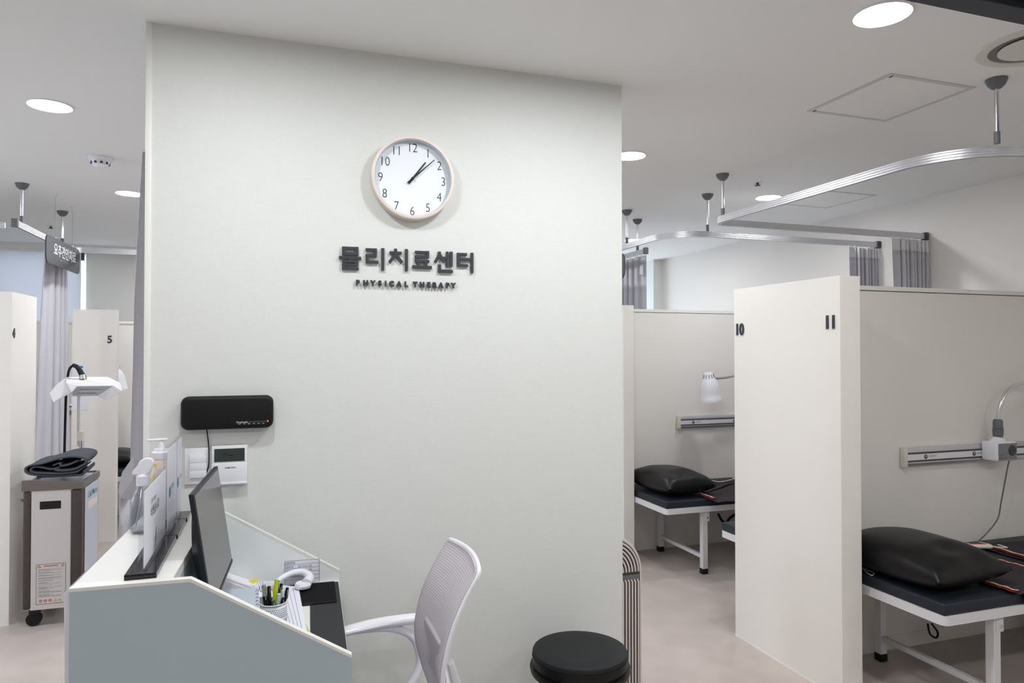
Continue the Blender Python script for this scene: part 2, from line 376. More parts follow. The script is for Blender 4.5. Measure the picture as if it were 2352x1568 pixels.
# ------------------------------------------------------------------ cubicle partitions
PH = 1.828
def cap(x0, x1, y0, y1, lbl, nums, h=PH):
    t = thing('partition_end_panel', lbl, 'partition', ((x0+x1)/2, (y0+y1)/2, 0))
    hx, hy = (x1-x0)/2, (y1-y0)/2
    MB().b2(-hx, hx, -hy, hy, 0, h, bev=0.0015).build('panel', 'cream_wall', t, smooth=False)
    MB().b2(-hx-0.0015, hx+0.0015, -hy-0.0015, hy+0.0015, 0, 0.006).build('floor_seal', 'trim', t, smooth=False)
    for body, wy, wz, size, side in nums:
        if side == 'W': text(body, size, 'letters', 'number', t, (-hx-0.0005, wy-(y0+y1)/2, wz), WEST, extrude=0.004, bold=0.0032, sx=0.92)
        if side == 'E': text(body, size, 'letters', 'number', t, (hx+0.0005, wy-(y0+y1)/2, wz), EAST, extrude=0.004, bold=0.0032, sx=0.92)
        if side == 'S': text(body, size, 'letters', 'number', t, (wy-(x0+x1)/2, -hy-0.0005, wz), FRONT, extrude=0.004, bold=0.002, sx=0.92)
    return t
cap(2.31, 2.42, 2.42, 3.16, 'cream partition end panel carrying the numbers 10 and 11', [('11', 2.510, 1.602, 0.078, 'W'), ('10', 3.149, 1.588, 0.080, 'W')])
cap(2.34, 2.424, 4.472, 5.16, 'cream partition end panel mostly hidden beyond the sign wall, left of the second bed', [])
cap(-1.485, -1.379, 4.54, 4.965, 'cream partition end panel carrying the number 4, at the left edge', [('4', 4.553, 1.578, 0.068, 'E')])
cap(-1.506, -1.199, 6.28, 6.37, 'narrow cream partition end panel carrying the number 5', [('5', -1.264, 1.567, 0.080, 'S')])
def partition(x0, x1, y0, y1, lbl, h=PH):
    t = thing('partition', lbl, 'partition', ((x0+x1)/2, (y0+y1)/2, 0)); hx, hy = (x1-x0)/2, (y1-y0)/2
    MB().b2(-hx, hx, -hy, hy, 0, h-0.026, bev=0.001).build('board', 'cream_wall', t, smooth=False)
    MB().b2(-hx, hx, -hy-0.006, hy+0.006, h-0.022, h, bev=0.001).build('top_rail', 'trim', t, smooth=False)
    MB().b2(-hx, hx, -hy-0.004, -hy+0.001, 0, 0.07).build('skirting', 'cream_wall', t, smooth=False)
    return t
partition(2.421, 4.208, 2.762, 2.815, 'beige partition with the control box and rail, behind the nearest bed')
partition(2.425, 4.208, 4.735, 4.79, 'beige partition with the white lamp, behind the second bed', 1.82)
partition(-3.55, -1.487, 4.72, 4.78, 'partition running left from the number 4 panel')
partition(-3.2, -1.12, 7.26, 7.31, 'beige partition glimpsed beyond the number 5 panel', 1.775)
# ------------------------------------------------------------------ raised lettering
STK = [0]
def stroke(mb, x0, y0, x1, y1):
    sl = 0.030
    m = (x0+x1)/2
    X = lambda a: 0.2085 + (740+a/3.7325-780)*0.001555
    Z = lambda b, a: 1.8605 - (b-sl*(a-140)-1068)*0.000413
    STK[0] += 1; dy = 0.00012*(STK[0] % 12)
    mb.b2(X(x0), X(x1), dy, 0.0105, min(Z(y0, m), Z(y1, m)), max(Z(y0, m), Z(y1, m)))
def slant(mb, x0, y0, x1, y1, w=24):
    sl = 0.030
    X = lambda a: 0.2085 + (740+a/3.7325-780)*0.001555
    Z = lambda b, a: 1.8605 - (b-sl*(a-140)-1068)*0.000413
    a = Vector((X(x0), 0, Z(y0, x0))); b = Vector((X(x1), 0, Z(y1, x1)))
    h = w/2*0.000415; n = Vector((0, 1, 0)).cross((b-a).normalized())*h
    STK[0] += 1; o_ = Vector((0, 0.00012*(STK[0] % 12), 0))
    mb.prism([a+n+o_, b+n+o_, b-n+o_, a-n+o_], (0, 0.009, 0))
SY = [
 ([(165,1070,297,1093),(165,1117,297,1140),(165,1070,190,1140),(272,1070,297,1140),(140,1150,320,1173),(218,1172,244,1184),(165,1183,297,1202),(273,1183,297,1228),(165,1210,297,1229),(165,1210,190,1262),(165,1240,300,1262)],[]),
 ([(357,1080,449,1103),(424,1080,449,1153),(357,1130,449,1153),(357,1130,382,1206),(357,1182,462,1206),(487,1077,511,1265)],[]),
 ([(596,1079,619,1112),(557,1103,658,1126),(687,1081,711,1268)],[(612,1120,556,1196,26),(604,1126,662,1198,26)]),
 ([(773,1095,893,1116),(868,1095,893,1156),(773,1134,893,1156),(773,1134,798,1194),(773,1172,895,1194),(789,1192,812,1226),(853,1192,876,1226),(750,1222,918,1247)],[]),
 ([(973,1098,997,1130),(1018,1142,1048,1165),(1044,1097,1066,1231),(1078,1097,1102,1229),(975,1210,999,1280),(975,1255,1103,1280)],[(988,1120,948,1190,25),(984,1122,1026,1188,25)]),
 ([(1143,1107,1230,1129),(1143,1107,1168,1228),(1143,1153,1226,1175),(1143,1205,1240,1228),(1222,1151,1270,1174),(1265,1104,1289,1283)],[]),
]
t = thing('wall_lettering', 'large charcoal Korean lettering on the pale wall under the clock', 'wall sign', (0, D-0.011, 0))
for boxes, sls in SY:
    mb = MB()
    for b in boxes: stroke(mb, *b)
    for b in sls: slant(mb, *b)
    mb.build('letter', 'letters', t, smooth=False)
t = thing('wall_lettering', 'small charcoal PHYSICAL THERAPY lettering below the large Korean letters', 'wall sign', (0, D-0.007, 1.729))
word = 'PHYSICAL THERAPY'
xs = [278, 336, 400, 461, 516, 552, 617, 683, None, 757, 813, 876, 925, 979, 1042, 1091]
for ch, zx in zip(word, xs):
    if zx is None: continue
    text(ch, 0.0250, 'letters', 'letter', t, (0.2085+(740+zx/3.7325-780)*0.001555, 0.0, 0), FRONT, extrude=0.004, bold=0.0016, sx=0.94)
# ------------------------------------------------------------------ wall clock
cx, cz, R = 0.4565, 2.111, 0.1475
t = thing('wall_clock', 'round wall clock with white dial and pale pink rim', 'clock', (cx, D, cz))
rotY = Matrix.Rotation(PI/2, 4, 'X')      # axis to -Y
MB().lathe([(0, 0.001), (R-0.002, 0.001), (R, 0.003), (R-0.001, 0.040), (R-0.004, 0.042), (R-0.011, 0.042), (R-0.0125, 0.040), (R-0.0125, 0.012), (0, 0.012)], n=96, mtx=rotY).build('rim', 'blush', t)
MB().lathe([(0, 0.0125), (R-0.013, 0.0125), (R-0.013, 0.0145), (0, 0.0145)], n=96, mtx=rotY).build('dial', 'dial', t, smooth=False)
MB().lathe([(R-0.0145, 0.0146), (R-0.0128, 0.0146), (R-0.0128, 0.038), (R-0.0145, 0.038), (R-0.0145, 0.0146)], n=96, mtx=rotY).build('inner_ring', 'glass_blue', t)
for k in range(1, 13):
    a = math.radians(30*k); rr = 0.1125
    text(str(k), 0.0455, 'ink', 'numeral', t, (rr*math.sin(a), -0.0148, rr*math.cos(a)-0.0165), FRONT, extrude=0.0002, bold=-0.0004, align='CENTER', sx=0.84)
def hand(name, ang, l0, l1, w0, w1, d):
    a = math.radians(ang); u = Vector((math.sin(a), 0, math.cos(a))); v = Vector((math.cos(a), 0, -math.sin(a)))
    MB().prism([u*-l0+v*w0, u*l1+v*w1, u*l1-v*w1, u*-l0-v*w0], (0, 0.0012, 0)).build(name, 'black', t, smooth=False).location = (0, -d, 0)
hand('hour_hand', 37, 0.022, 0.078, 0.0036, 0.0022, 0.019)
hand('minute_hand', 47, 0.024, 0.108, 0.0030, 0.0014, 0.022)
MB().cyl((0, -0.0146, 0), (0, -0.0245, 0), 0.0055).build('hub', 'black', t)
# ------------------------------------------------------------------ downlights, vents, hatches
def downlight(x, y, lbl, r=0.079):
    t = thing('downlight', lbl, 'ceiling light', (x, y, CEIL), group='round downlights in the ceiling')
    MB().lathe([(r, 0), (r+0.011, 0), (r+0.011, -0.003), (r+0.004, -0.005), (r, -0.003), (r, 0)], n=48).build('trim_ring', 'white_plastic', t)
    MB().lathe([(0, -0.002), (r-0.0005, -0.002), (r-0.0005, -0.0005), (0, -0.0005)], n=48).build('diffuser', 'diffuser_lamp', t, smooth=False)
    return t
first = downlight(1.786, 1.69, 'round lit downlight nearest the dark header at upper right')
for x, y, lbl in [(-0.919, 3.458, 'round lit downlight left of the central wall top, nearest on that side'), (-0.928, 5.224, 'smaller-looking lit downlight beside the top of the right-hand grey curtain'),
                  (1.797, 3.354, 'lit downlight just right of the central wall edge'), (3.181, 3.967, 'lit downlight partly hidden behind the near curtain track'),
                  (-0.12, 1.72, 'downlight above the reception desk'), (0.90, 1.74, 'downlight above the desk chair'), (-0.92, -0.2, 'downlight behind the viewer, left'),
                  (0.6, -0.2, 'downlight behind the viewer, middle'), (2.2, -0.2, 'downlight behind the viewer, right'), (1.797, 5.15, 'downlight in the far right aisle'), (-2.6, 3.4, 'downlight over the left cubicles, near row'),
                  (-2.6, 5.2, 'downlight over the left cubicles, middle row'), (-0.12, 4.75, 'added unseen downlight behind the central wall, brightening the left room'), (3.2, 5.9, 'downlight over the far right cubicle'), (-0.92, 6.95, 'downlight by the far window'), (-2.3, 0.9, 'downlight in the left front area'), (3.5, -0.2, 'downlight at the right front')]:  # the one behind the central wall is unseen, added to light the number panel
    c = copy_tree(first); c.location = (x, y, CEIL); c['label'] = lbl
def hatch(x, y, s, lbl):
    t = thing('ceiling_hatch', lbl, 'ceiling hatch', (x, y, CEIL)); h = s/2
    MB().b2(-h, h, -h, -h+0.018, -0.003, 0).b2(-h, h, h-0.018, h, -0.003, 0).b2(-h, -h+0.018, -h+0.018, h-0.018, -0.003, 0).b2(h-0.018, h, -h+0.018, h-0.018, -0.003, 0).build('frame', 'hatch_frame', t, smooth=False)
    MB().b2(-h+0.0205, h-0.0205, -h+0.0205, h-0.0205, -0.0025, 0).build('panel', 'ceiling', t, smooth=False)
    MB().b2(-h+0.022, -h+0.028, h-0.028, h-0.012, -0.005, -0.003).build('catch', 'bracket', t, smooth=False)
    MB().b2(-h+0.022, -h+0.028, -h+0.012, -h+0.028, -0.005, -0.003).build('catch', 'bracket', t, smooth=False)
hatch(2.414, 2.262, 0.44, 'square ceiling hatch near the dark header, fully in view')
hatch(3.60, 3.90, 0.45, 'square ceiling hatch beyond the near curtain track')
t = thing('air_diffuser', 'round ceiling air diffuser cut by the right edge of the view', 'vent', (2.47, 1.70, CEIL))
MB().lathe([(0.135, 0), (0.175, 0), (0.172, -0.006), (0.150, -0.010), (0.137, -0.006), (0.135, 0)], n=64).build('outer_ring', 'vent_white', t)
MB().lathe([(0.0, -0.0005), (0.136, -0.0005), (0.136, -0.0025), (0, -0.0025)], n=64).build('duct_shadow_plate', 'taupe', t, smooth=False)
MB().lathe([(0, -0.008), (0.088, -0.012), (0.108, -0.008), (0.108, -0.006), (0, -0.004)], n=64).build('center_disc', 'vent_white', t)
t = thing('smoke_detector', 'white smoke detector on the left ceiling', 'smoke detector', (-0.905, 4.30, CEIL))
MB().lathe([(0, 0), (0.062, 0), (0.062, -0.012), (0.055, -0.02), (0, -0.02)], n=40).build('base', 'white_gloss', t)
MB().lathe([(0.05, -0.019), (0.046, -0.036), (0.036, -0.046), (0, -0.048)], n=40).build('sensor_dome', 'white_gloss', t)
for k in range(10):
    a = 2*PI*k/10
    MB().box((0.045*math.cos(a), 0.045*math.sin(a), -0.034), (0.005, 0.012, 0.012), (0, 0, a)).build('vent_slot', 'ink', t, smooth=False)
def sprinkler(x, y, lbl):
    t = thing('sprinkler_head', lbl, 'sprinkler', (x, y, CEIL))
    MB().lathe([(0, 0), (0.032, 0), (0.030, -0.004), (0, -0.005)], n=24).build('rosette', 'white_plastic', t)
    MB().lathe([(0, -0.004), (0.008, -0.004), (0.008, -0.018), (0.018, -0.020), (0.018, -0.023), (0, -0.024)], n=20).build('nozzle', 'bracket', t)
sprinkler(2.83, 3.63, 'small sprinkler head on the ceiling beside the hidden right downlight')
sprinkler(-1.79, 6.79, 'small sprinkler head on the left ceiling between track posts')
# ------------------------------------------------------------------ curtain tracks
ZR = 2.282
def fillet(pts, rad, n=14):
    out = [Vector((pts[0][0], pts[0][1], 0))]
    for i in range(1, len(pts)-1):
        p, a, b = (Vector((q[0], q[1], 0)) for q in (pts[i], pts[i-1], pts[i+1]))
        u, v = (a-p).normalized(), (b-p).normalized(); r = rad[i-1]
        c = p+(u+v)*r
        for k in range(n+1):
            th = k/n*PI/2; out.append(c - v*r*math.cos(th) - u*r*math.sin(th))
    out.append(Vector((pts[-1][0], pts[-1][1], 0)))
    return out
RAILP = [(-0.010, -0.019), (-0.004, -0.019), (-0.004, -0.014), (0.004, -0.014), (0.004, -0.019), (0.010, -0.019), (0.010, -0.012), (0.0085, -0.010), (0.010, -0.008), (0.010, -0.001), (0.0085, 0.001), (0.010, 0.003), (0.010, 0.010), (0.0085, 0.012), (0.010, 0.014), (0.010, 0.019),
         (-0.010, 0.019), (-0.010, 0.014), (-0.0085, 0.012), (-0.010, 0.010), (-0.010, 0.003), (-0.0085, 0.001), (-0.010, -0.001), (-0.010, -0.008), (-0.0085, -0.010), (-0.010, -0.012)]
def track(pts, rad, lbl, ends, hangers):
    p = fillet(pts, rad) if len(pts) > 2 else [Vector((q[0], q[1], 0)) for q in pts]
    t = thing('curtain_track', lbl, 'curtain track', (p[0].x, p[0].y, ZR)); o = Vector((p[0].x, p[0].y, 0))
    MB().sweep([q-o for q in p], RAILP).build('rail', 'alu', t, angle=30)
    for e, ax in ends:
        e = Vector((e[0], e[1], 0))-o
        MB().box(e, (0.03, 0.034, 0.052) if ax == 'x' else (0.034, 0.03, 0.052), None, 0.003).build('end_bracket', 'bracket' if ax == 'x' else 'steel_grey', t)
    for hx, hy in hangers:
        h = Vector((hx, hy, 0))-o; top = CEIL-ZR
        r = MB().cyl(h+Vector((0, 0, 0.055)), h+Vector((0, 0, top-0.04)), 0.0085, n=16).build('hanger_rod', 'chrome', t)
        MB().cyl(h+Vector((0, 0, 0.018)), h+Vector((0, 0, 0.064)), 0.011, n=16).build('hanger_socket', 'steel_grey', r)
        MB().lathe([(0.038, 0), (0.037, -0.008), (0.030, -0.024), (0.018, -0.036), (0.011, -0.040), (0, -0.041)], c=h+Vector((0, 0, top)), n=28).build('ceiling_cup', 'steel_grey', r)
    return t
track([(4.195, 3.625), (2.497, 3.625), (2.497, 1.952), (4.195, 1.952)], [0.10, 0.33], 'nearest curving aluminium curtain track at upper right', [((4.19, 3.625), 'x')], [(2.631, 1.957), (2.508, 3.535)])
track([(4.195, 4.022), (2.475, 4.022), (2.475, 5.7)], [0.28], 'middle curving aluminium curtain track ending left of the nearer one', [((4.19, 4.022), 'x')], [(2.735, 4.022), (2.475, 4.67)])
track([(2.728, 4.84), (2.728, 6.6)], [], 'short-looking curtain track end seen just right of the sign wall', [((2.728, 4.84), 'y')], [(2.728, 4.97)])
track([(-1.510, 5.01), (-1.510, 6.20), (-0.45, 6.20)], [0.10], 'curtain track behind the hanging dark sign on the left', [((-1.510, 5.01), 'y')], [(-1.510, 5.13), (-1.520, 6.05)])
track([(-1.60, 5.139), (-3.3, 5.139)], [], 'curtain track end peeking in at the far left edge', [], [])
track([(-0.46, 2.93), (0.9, 2.93)], [], 'curtain track hidden behind the central wall holding the right-hand left-room curtain', [], [(0.3, 2.93)])
# ------------------------------------------------------------------ curtains
def curtain(lbl, o, top0, top1, bot0, bot1, ztop, zbot, folds, amp_t, amp_b, header=0.0, irregular=0.3, seed=1, bulge=None, thick=0.0025, flat=0.0):
    """top0/top1, bot0/bot1: XY ends of the cloth at the top and the bottom; the first part may hang flat"""
    rnd = random.Random(seed)
    ph = [rnd.uniform(-1, 1) for _ in range(folds+2)]; am = [1-irregular*rnd.random() for _ in range(folds+2)]
    wd = [1+irregular*rnd.uniform(-1, 1) for _ in range(folds)]; tot = sum(wd); cum = [0]
    for w_ in wd: cum.append(cum[-1]+w_/tot)
    top0, top1, bot0, bot1 = (Vector(p) for p in (top0, top1, bot0, bot1))
    def shape(u, v):          # v 0 top .. 1 bottom
        w = bulge(v) if bulge else v
        a = top0.lerp(bot0, w); b = top1.lerp(bot1, w); d = (b-a); n = Vector((-d.y, d.x)).normalized()
        amp = amp_t+(amp_b-amp_t)*v
        if flat and u < flat:
            p = a+d*u+n*(amp*0.5*math.sin(PI*u/flat)-amp*0.4)
        else:
            k = (u-flat)/(1-flat)*folds; i = min(int(k), folds-1); f = k-i
            s0 = flat+(1-flat)*(cum[i]+(cum[i+1]-cum[i])*f)
            off = math.sin(2*PI*f)*am[i]
            p = a+d*min(1, max(0, s0-0.10/folds*math.sin(4*PI*f)+0.03*v*ph[i]*math.sin(PI*f)))+n*amp*off
        return (p.x, p.y, ztop+(zbot-ztop)*v)
    t = thing('curtain', lbl, 'curtain', (o[0], o[1], zbot))
    O = Vector((o[0], o[1], zbot))
    vh = header/(ztop-zbot)
    nu = folds*16+1+(12 if flat else 0)
    MB().grid(lambda a, b: Vector(shape(a, vh+(1-vh)*b))-O, nu, 34).build('cloth', 'curtain', t, solid=thick, off=0, angle=80)
    if header: MB().grid(lambda a, b: Vector(shape(a, vh*b))-O, nu, 5).build('net_header', 'curtain_net', t, solid=thick, off=0, angle=80)
    hooks = MB(); nh = max(3, folds)
    for k in range(nh):
        q = Vector(shape((k+0.5)/nh, 0))
        hooks.b2(q.x-O.x-0.003, q.x-O.x+0.003, q.y-O.y-0.003, q.y-O.y+0.003, ztop-O.z-0.004, ZR-0.0195-O.z)
    hooks.build('gliders', 'white_plastic', t, smooth=False)
    return t
curtain('bundled grey curtain with pale header, nearest above the tall beige partition', (4.05, 3.625), (3.845, 3.59), (4.190, 3.625), (3.875, 3.56), (4.195, 3.625), ZR-0.032, 0.55, 7, 0.030, 0.036, header=0.08, seed=3, flat=0.22, irregular=0.35)
curtain('bundled grey curtain hanging left of and behind the nearer bundle', (4.07, 4.022), (3.885, 3.995), (4.185, 4.022), (3.92, 3.985), (4.190, 4.022), ZR-0.032, 0.55, 7, 0.028, 0.032, header=0.075, seed=5, flat=0.24, irregular=0.35)
curtain('grey curtain beyond the sign wall, above the hidden partition end panel', (2.728, 5.1), (2.728, 4.85), (2.728, 5.75), (2.728, 4.85), (2.728, 5.75), ZR-0.032, 0.35, 8, 0.03, 0.04, header=0.0, seed=8, flat=0.10)
MB  # (its paper tag)
tg = MB().b2(2.70, 2.702, 4.838, 4.885, 2.10, 2.175).build('curtain_tag', 'white_plastic', None, smooth=False); tag(tg, 'white tag at the top edge of the curtain beyond the sign wall', 'tag')
curtain('grey curtain gathered below the hanging dark sign on the left', (-1.51, 5.9), (-1.512, 5.64), (-1.512, 6.10), (-1.53, 5.44), (-1.50, 6.16), ZR-0.032, 0.30, 4, 0.035, 0.065, header=0.0, seed=15, irregular=0.55)
# curtain beside the central wall
t = thing('curtain', 'grey curtain hanging down the left edge of the central wall', 'curtain', (-0.42, 2.93, 0.12))
EDG = [(332, 290), (330, 305), (321, 440), (312, 600), (307, 700), (304, 850), (299, 1000), (298, 1060), (290, 1200), (286, 1330), (284, 1500)]
EP = [P(a, b, y=2.93) for a, b in EDG]
def edge_x(z):
    for p, q in zip(EP, EP[1:]):
        if q.z <= z <= p.z: f = (p.z-z)/(p.z-q.z); return p.x+(q.x-p.x)*f
    return EP[0].x if z > EP[0].z else EP[-1].x
def rc_(u, v):
    z = ZR-0.032+(0.12-(ZR-0.032))*v; x0 = edge_x(z); x = x0+(-0.10-x0)*u
    return Vector((x+0.42, 0.030*math.sin(15*u+1.2*v+0.5)*(0.4+0.6*v)*min(1, 6*u+0.2)+0.006*math.sin(40*u+3*v), z-0.12))
MB().grid(rc_, 60, 50).build('cloth', 'curtain', t, solid=0.0025, off=0, angle=80)
flap = MB()
def tri(px, pxs, yv): return [P(a, b, y=yv) for a, b in pxs]
O = Vector((-0.42, 2.93, 0.12))
A_, B_, C_, D_ = P(309, 1044, y=2.80), P(278, 1118, y=2.76), P(274, 1140, y=2.80), P(338, 1120, y=2.83)
flap = MB()
pts = [P(309, 1044, y=2.78), P(281, 1084, y=2.82), P(272, 1128, y=2.87), P(276, 1142, y=2.88), P(300, 1147, y=2.88), P(330, 1150, y=2.88), P(340, 1090, y=2.82)]
cen = P(306, 1100, y=2.81)
vs = [flap.bm.verts.new(p-O) for p in pts]; vc = flap.bm.verts.new(cen-O); 
for k in range(len(vs)): flap.bm.faces.new((vs[k], vs[(k+1) % len(vs)], vc))
f = flap.build('folded_corner', 'curtain', t, solid=0.003, off=0, smooth=False)
low = MB()
low.grid(lambda u, v: P(276-8*v+(75+8*v)*u, 1128+230*v, y=2.88-0.02*v+0.020*math.sin(9*u+4*v)+0.015*math.sin(14*v+5*u))-O, 24, 30)
low.build('gathered_tail', 'curtain', t, solid=0.003, off=0, angle=80)
# ------------------------------------------------------------------ hanging signs
def hanging_sign(lbl, loc, words, sub, L=0.81, Hh=0.182):
    t = thing('hanging_sign', lbl, 'sign', loc)
    n = 10; r = 0.05; poly = []
    for cy_, cz_, a0 in ((L/2-r, Hh/2-r, 0), (-L/2+r, Hh/2-r, 90), (-L/2+r, -Hh/2+r, 180), (L/2-r, -Hh/2+r, 270)):
        for k in range(n+1):
            a = math.radians(a0+90*k/n); poly.append(Vector((-0.004, cy_+r*1.0*math.cos(a), cz_+r*math.sin(a))))
    MB().prism(poly, (0.008, 0, 0)).build('board', mat('sign_grey_'+words[:1], (76, 77, 82), 0.6), t, smooth=False)
    if words: text(words, 0.092, 'white_ink', 'lettering', t, (0.0045, -0.245, -0.018), EAST, extrude=0.0005, bold=0.0006, sx=1.06)
    if sub: text(sub, 0.021, 'grey_ink', 'small_lettering', t, (0.0045, -0.11, -0.052), EAST, extrude=0.0004)
    for s in (-0.21, 0.21):
        c = MB().box((0, s, Hh/2+0.002), (0.014, 0.016, 0.016), None, 0.002).build('clip', 'chrome', t)
        MB().cyl((0, s, Hh/2), (0, s, CEIL-loc[2]), 0.0007, n=6).build('wire', 'steel_grey', c)
        MB().lathe([(0, 0), (0.012, 0), (0.010, -0.006), (0.005, -0.02), (0, -0.03)], c=(0, s, CEIL-loc[2]), n=14).build('ceiling_anchor', 'off_white_cap', c)
    return t
hanging_sign('dark grey rounded sign with white Korean lettering hanging over the left aisle', (-1.40, 5.61, 2.165), '요추견인치료', 'LUMBAR TRACTION')
hanging_sign('dark rounded hanging sign of which a sliver shows beside the sign wall', (2.38, 4.93, 2.12), '', '', L=0.81)
# ------------------------------------------------------------------ reception desk (own frame: x to the right, y away)
DR = math.radians(-2.4)
DX, DY = -0.423, 1.757
desk = thing('reception_desk', 'white and blue-grey reception desk with sloping side panels at lower left', 'desk', (DX, DY, 0), DR)
def dw(x, y, z=0.0):                                    # desk frame -> world
    return Vector((DX+x*math.cos(DR)-y*math.sin(DR), DY+x*math.sin(DR)+y*math.cos(DR), z))
def dl(p):                                              # world -> desk frame
    q = Vector(p)-Vector((DX, DY, 0)); return Vector((q.x*math.cos(-DR)-q.y*math.sin(-DR), q.x*math.sin(-DR)+q.y*math.cos(-DR), q.z))
DLEN, DDEP = 0.700, 0.600
TOPZ, ENDZ, TABZ = 0.985, 0.770, 0.735
def side_profile(y, inset=0.0, zi=0.0):
    return [Vector((0+inset, y, 0)), Vector((0+inset, y, TOPZ-zi)), Vector((0.242, y, TOPZ-zi)), Vector((DDEP-inset, y, ENDZ-zi)), Vector((DDEP-inset, y, 0))]
for y, nm in ((0.0, 'near'), (DLEN-0.018, 'far')):
    pn = MB().prism(side_profile(y, 0.0005, 0.006), (0, 0.018, 0)).build('side_panel', 'desk_grey' if nm == 'near' else 'desk_inner', desk, smooth=False)
    # white edge band on the sloping top
    for a, b in (((0, TOPZ), (0.242, TOPZ)), ((0.242, TOPZ), (DDEP, ENDZ))):
        MB().prism([Vector((a[0], y-0.0005, a[1]-0.0075)), Vector((b[0], y-0.0005, b[1]-0.0075)), Vector((b[0], y-0.0005, b[1])), Vector((a[0], y-0.0005, a[1]))], (0, 0.019, 0)).build('edge_band', 'desk_white', pn, smooth=False)
MB().b2(0, 0.018, 0.018, DLEN-0.018, 0, TOPZ-0.02).build('front_panel', 'desk_white', desk, smooth=False)
MB().b2(0.0, 0.203, 0.0185, DLEN-0.0185, TOPZ-0.026, TOPZ-0.0005, bev=0.001).build('counter_top', 'desk_white', desk, smooth=False)
MB().b2(0.185, 0.203, 0.0185, DLEN-0.0185, TABZ, TOPZ-0.026).build('counter_support', 'desk_grey', desk, smooth=False)
MB().b2(0.018, DDEP-0.004, 0.0185, DLEN-0.0185, TABZ-0.025, TABZ).build('desk_top', 'desk_white', desk, smooth=False)
# acrylic sheet on the customer side of the desk
t = thing('acrylic_sheet', 'thin white protective sheet curling off the outer edge of the reception desk', 'sheet', dw(-0.004, 0.03, 0), DR)
MB().prism([Vector((-0.0015, -0.006, 0.02)), Vector((-0.0015, -0.006, 0.982)), Vector((-0.013, -0.006, 0.968)), Vector((-0.012, -0.006, 0.93)), Vector((-0.010, -0.006, 0.80)), Vector((-0.006, -0.006, 0.60)), Vector((-0.005, -0.006, 0.02))], (0, 0.40, 0)).build('sheet', 'white_gloss', t, smooth=False)
# ------------------------------------------------------------------ things on the counter
def sign_holder(lbl, y0, y1, h, xx, art, x_near):
    L = y1-y0; t = thing('sign_holder', lbl, 'sign holder', (x_near, (y0+y1)/2, TOPZ))
    MB().b2(-0.033, 0.033, -L/2, L/2, 0, 0.012, bev=0.001).build('base', 'gloss_black', t, smooth=False)
    MB().b2(-0.0055, 0.0045, -L/2+0.004, L/2-0.004, 0.0122, h, bev=0.0008).build('acrylic_panel', 'acrylic', t, smooth=False)
    p = MB().b2(0.0048, 0.0056, -L/2+0.010, L/2-0.006, 0.020, h-0.006).build('insert', 'paper', t, smooth=False)
    art(p, L, h)
    MB().prism([(-0.0055, -L/2+0.012, 0.012), (-0.028, -L/2+0.012, 0.012), (-0.0055, -L/2+0.012, 0.045)], (0, 0.003, 0)).build('gusset', 'acrylic', t, smooth=False)
def art_lunch(p, L, h):
    text('잠시 자리를', 0.014, 'ink', 'print', p, (0.0058, -0.065, 0.148), EAST)
    text('비웠습니다', 0.028, 'ink', 'print', p, (0.0058, -0.075, 0.118), EAST, bold=0.0004)
    MB().prism([Vector((0.0058, 0.00, 0.035)), Vector((0.0058, 0.012, 0.075)), Vector((0.0058, 0.008, 0.078)), Vector((0.0058, -0.004, 0.05))], (0.0003, 0, 0)).build('print', 'ink', p, smooth=False)
    MB().b2(0.0057, 0.0060, 0.04, 0.046, 0.06, 0.064).b2(0.0057, 0.0060, 0.0, 0.006, 0.03, 0.034).build('print', 'ink', p, smooth=False)
def art_logo(p, L, h):
    c = Matrix.Rotation(PI/2, 4, 'Y')
    MB().lathe([(0, 0.0057), (0.016, 0.0057), (0.016, 0.006), (0, 0.006)], c=(0, -0.045, 0.12), n=24, mtx=c).build('print', 'teal_ink', p, smooth=False)
    text('진료안내', 0.018, 'teal_ink', 'print', p, (0.0058, -0.022, 0.122), EAST)
    text('접수처', 0.012, 'grey_ink', 'print', p, (0.0058, -0.022, 0.106), EAST)
sign_holder('first and nearest acrylic sign holder with the printed message', 1.778, 2.122, 0.200, 0, art_lunch, -0.288)
sign_holder('middle acrylic sign holder, taller, with a round green mark', 2.126, 2.322, 0.250, 0, art_logo, -0.286)
sign_holder('farthest acrylic sign holder, beside the light switch', 2.326, 2.432, 0.252, 0, art_logo, -0.284)
# clear spray bottle
t = thing('spray_bottle', 'clear spray bottle with white trigger cap on the counter', 'bottle', (-0.358, 2.235, TOPZ))
MB().lathe([(0, 0.001), (0.028, 0.001), (0.031, 0.006), (0.031, 0.088), (0.027, 0.104), (0.016, 0.125), (0.0135, 0.135), (0.0125, 0.134), (0.015, 0.123), (0.0255, 0.103), (0.0295, 0.087), (0.0295, 0.007), (0.027, 0.003), (0, 0.003)], n=40).build('bottle_body', 'bottle_clear', t)
MB().lathe([(0, 0.0035), (0.027, 0.0035), (0.029, 0.008), (0.029, 0.072), (0, 0.072)], n=40).build('liquid', 'liquid', t)
MB().lathe([(0, 0.134), (0.0165, 0.134), (0.0165, 0.160), (0.011, 0.166), (0.0, 0.168)], n=32).build('cap', 'white_gloss', t)
MB().prism([Vector((-0.027, -0.009, 0.166)), Vector((-0.024, -0.009, 0.176)), Vector((-0.013, -0.009, 0.190)), Vector((-0.006, -0.009, 0.205)), Vector((0.006, -0.009, 0.211)), Vector((0.022, -0.009, 0.211)), Vector((0.030, -0.009, 0.200)), Vector((0.022, -0.009, 0.172)), Vector((0.008, -0.009, 0.160))], (0, 0.018, 0)).build('trigger_head', 'white_gloss', t, bevel=0.003)
MB().tube([(0.001, 0, 0.14), (-0.004, 0, 0.09), (-0.016, 0, 0.02)], 0.002, n=8).build('dip_tube', 'white_plastic', t)
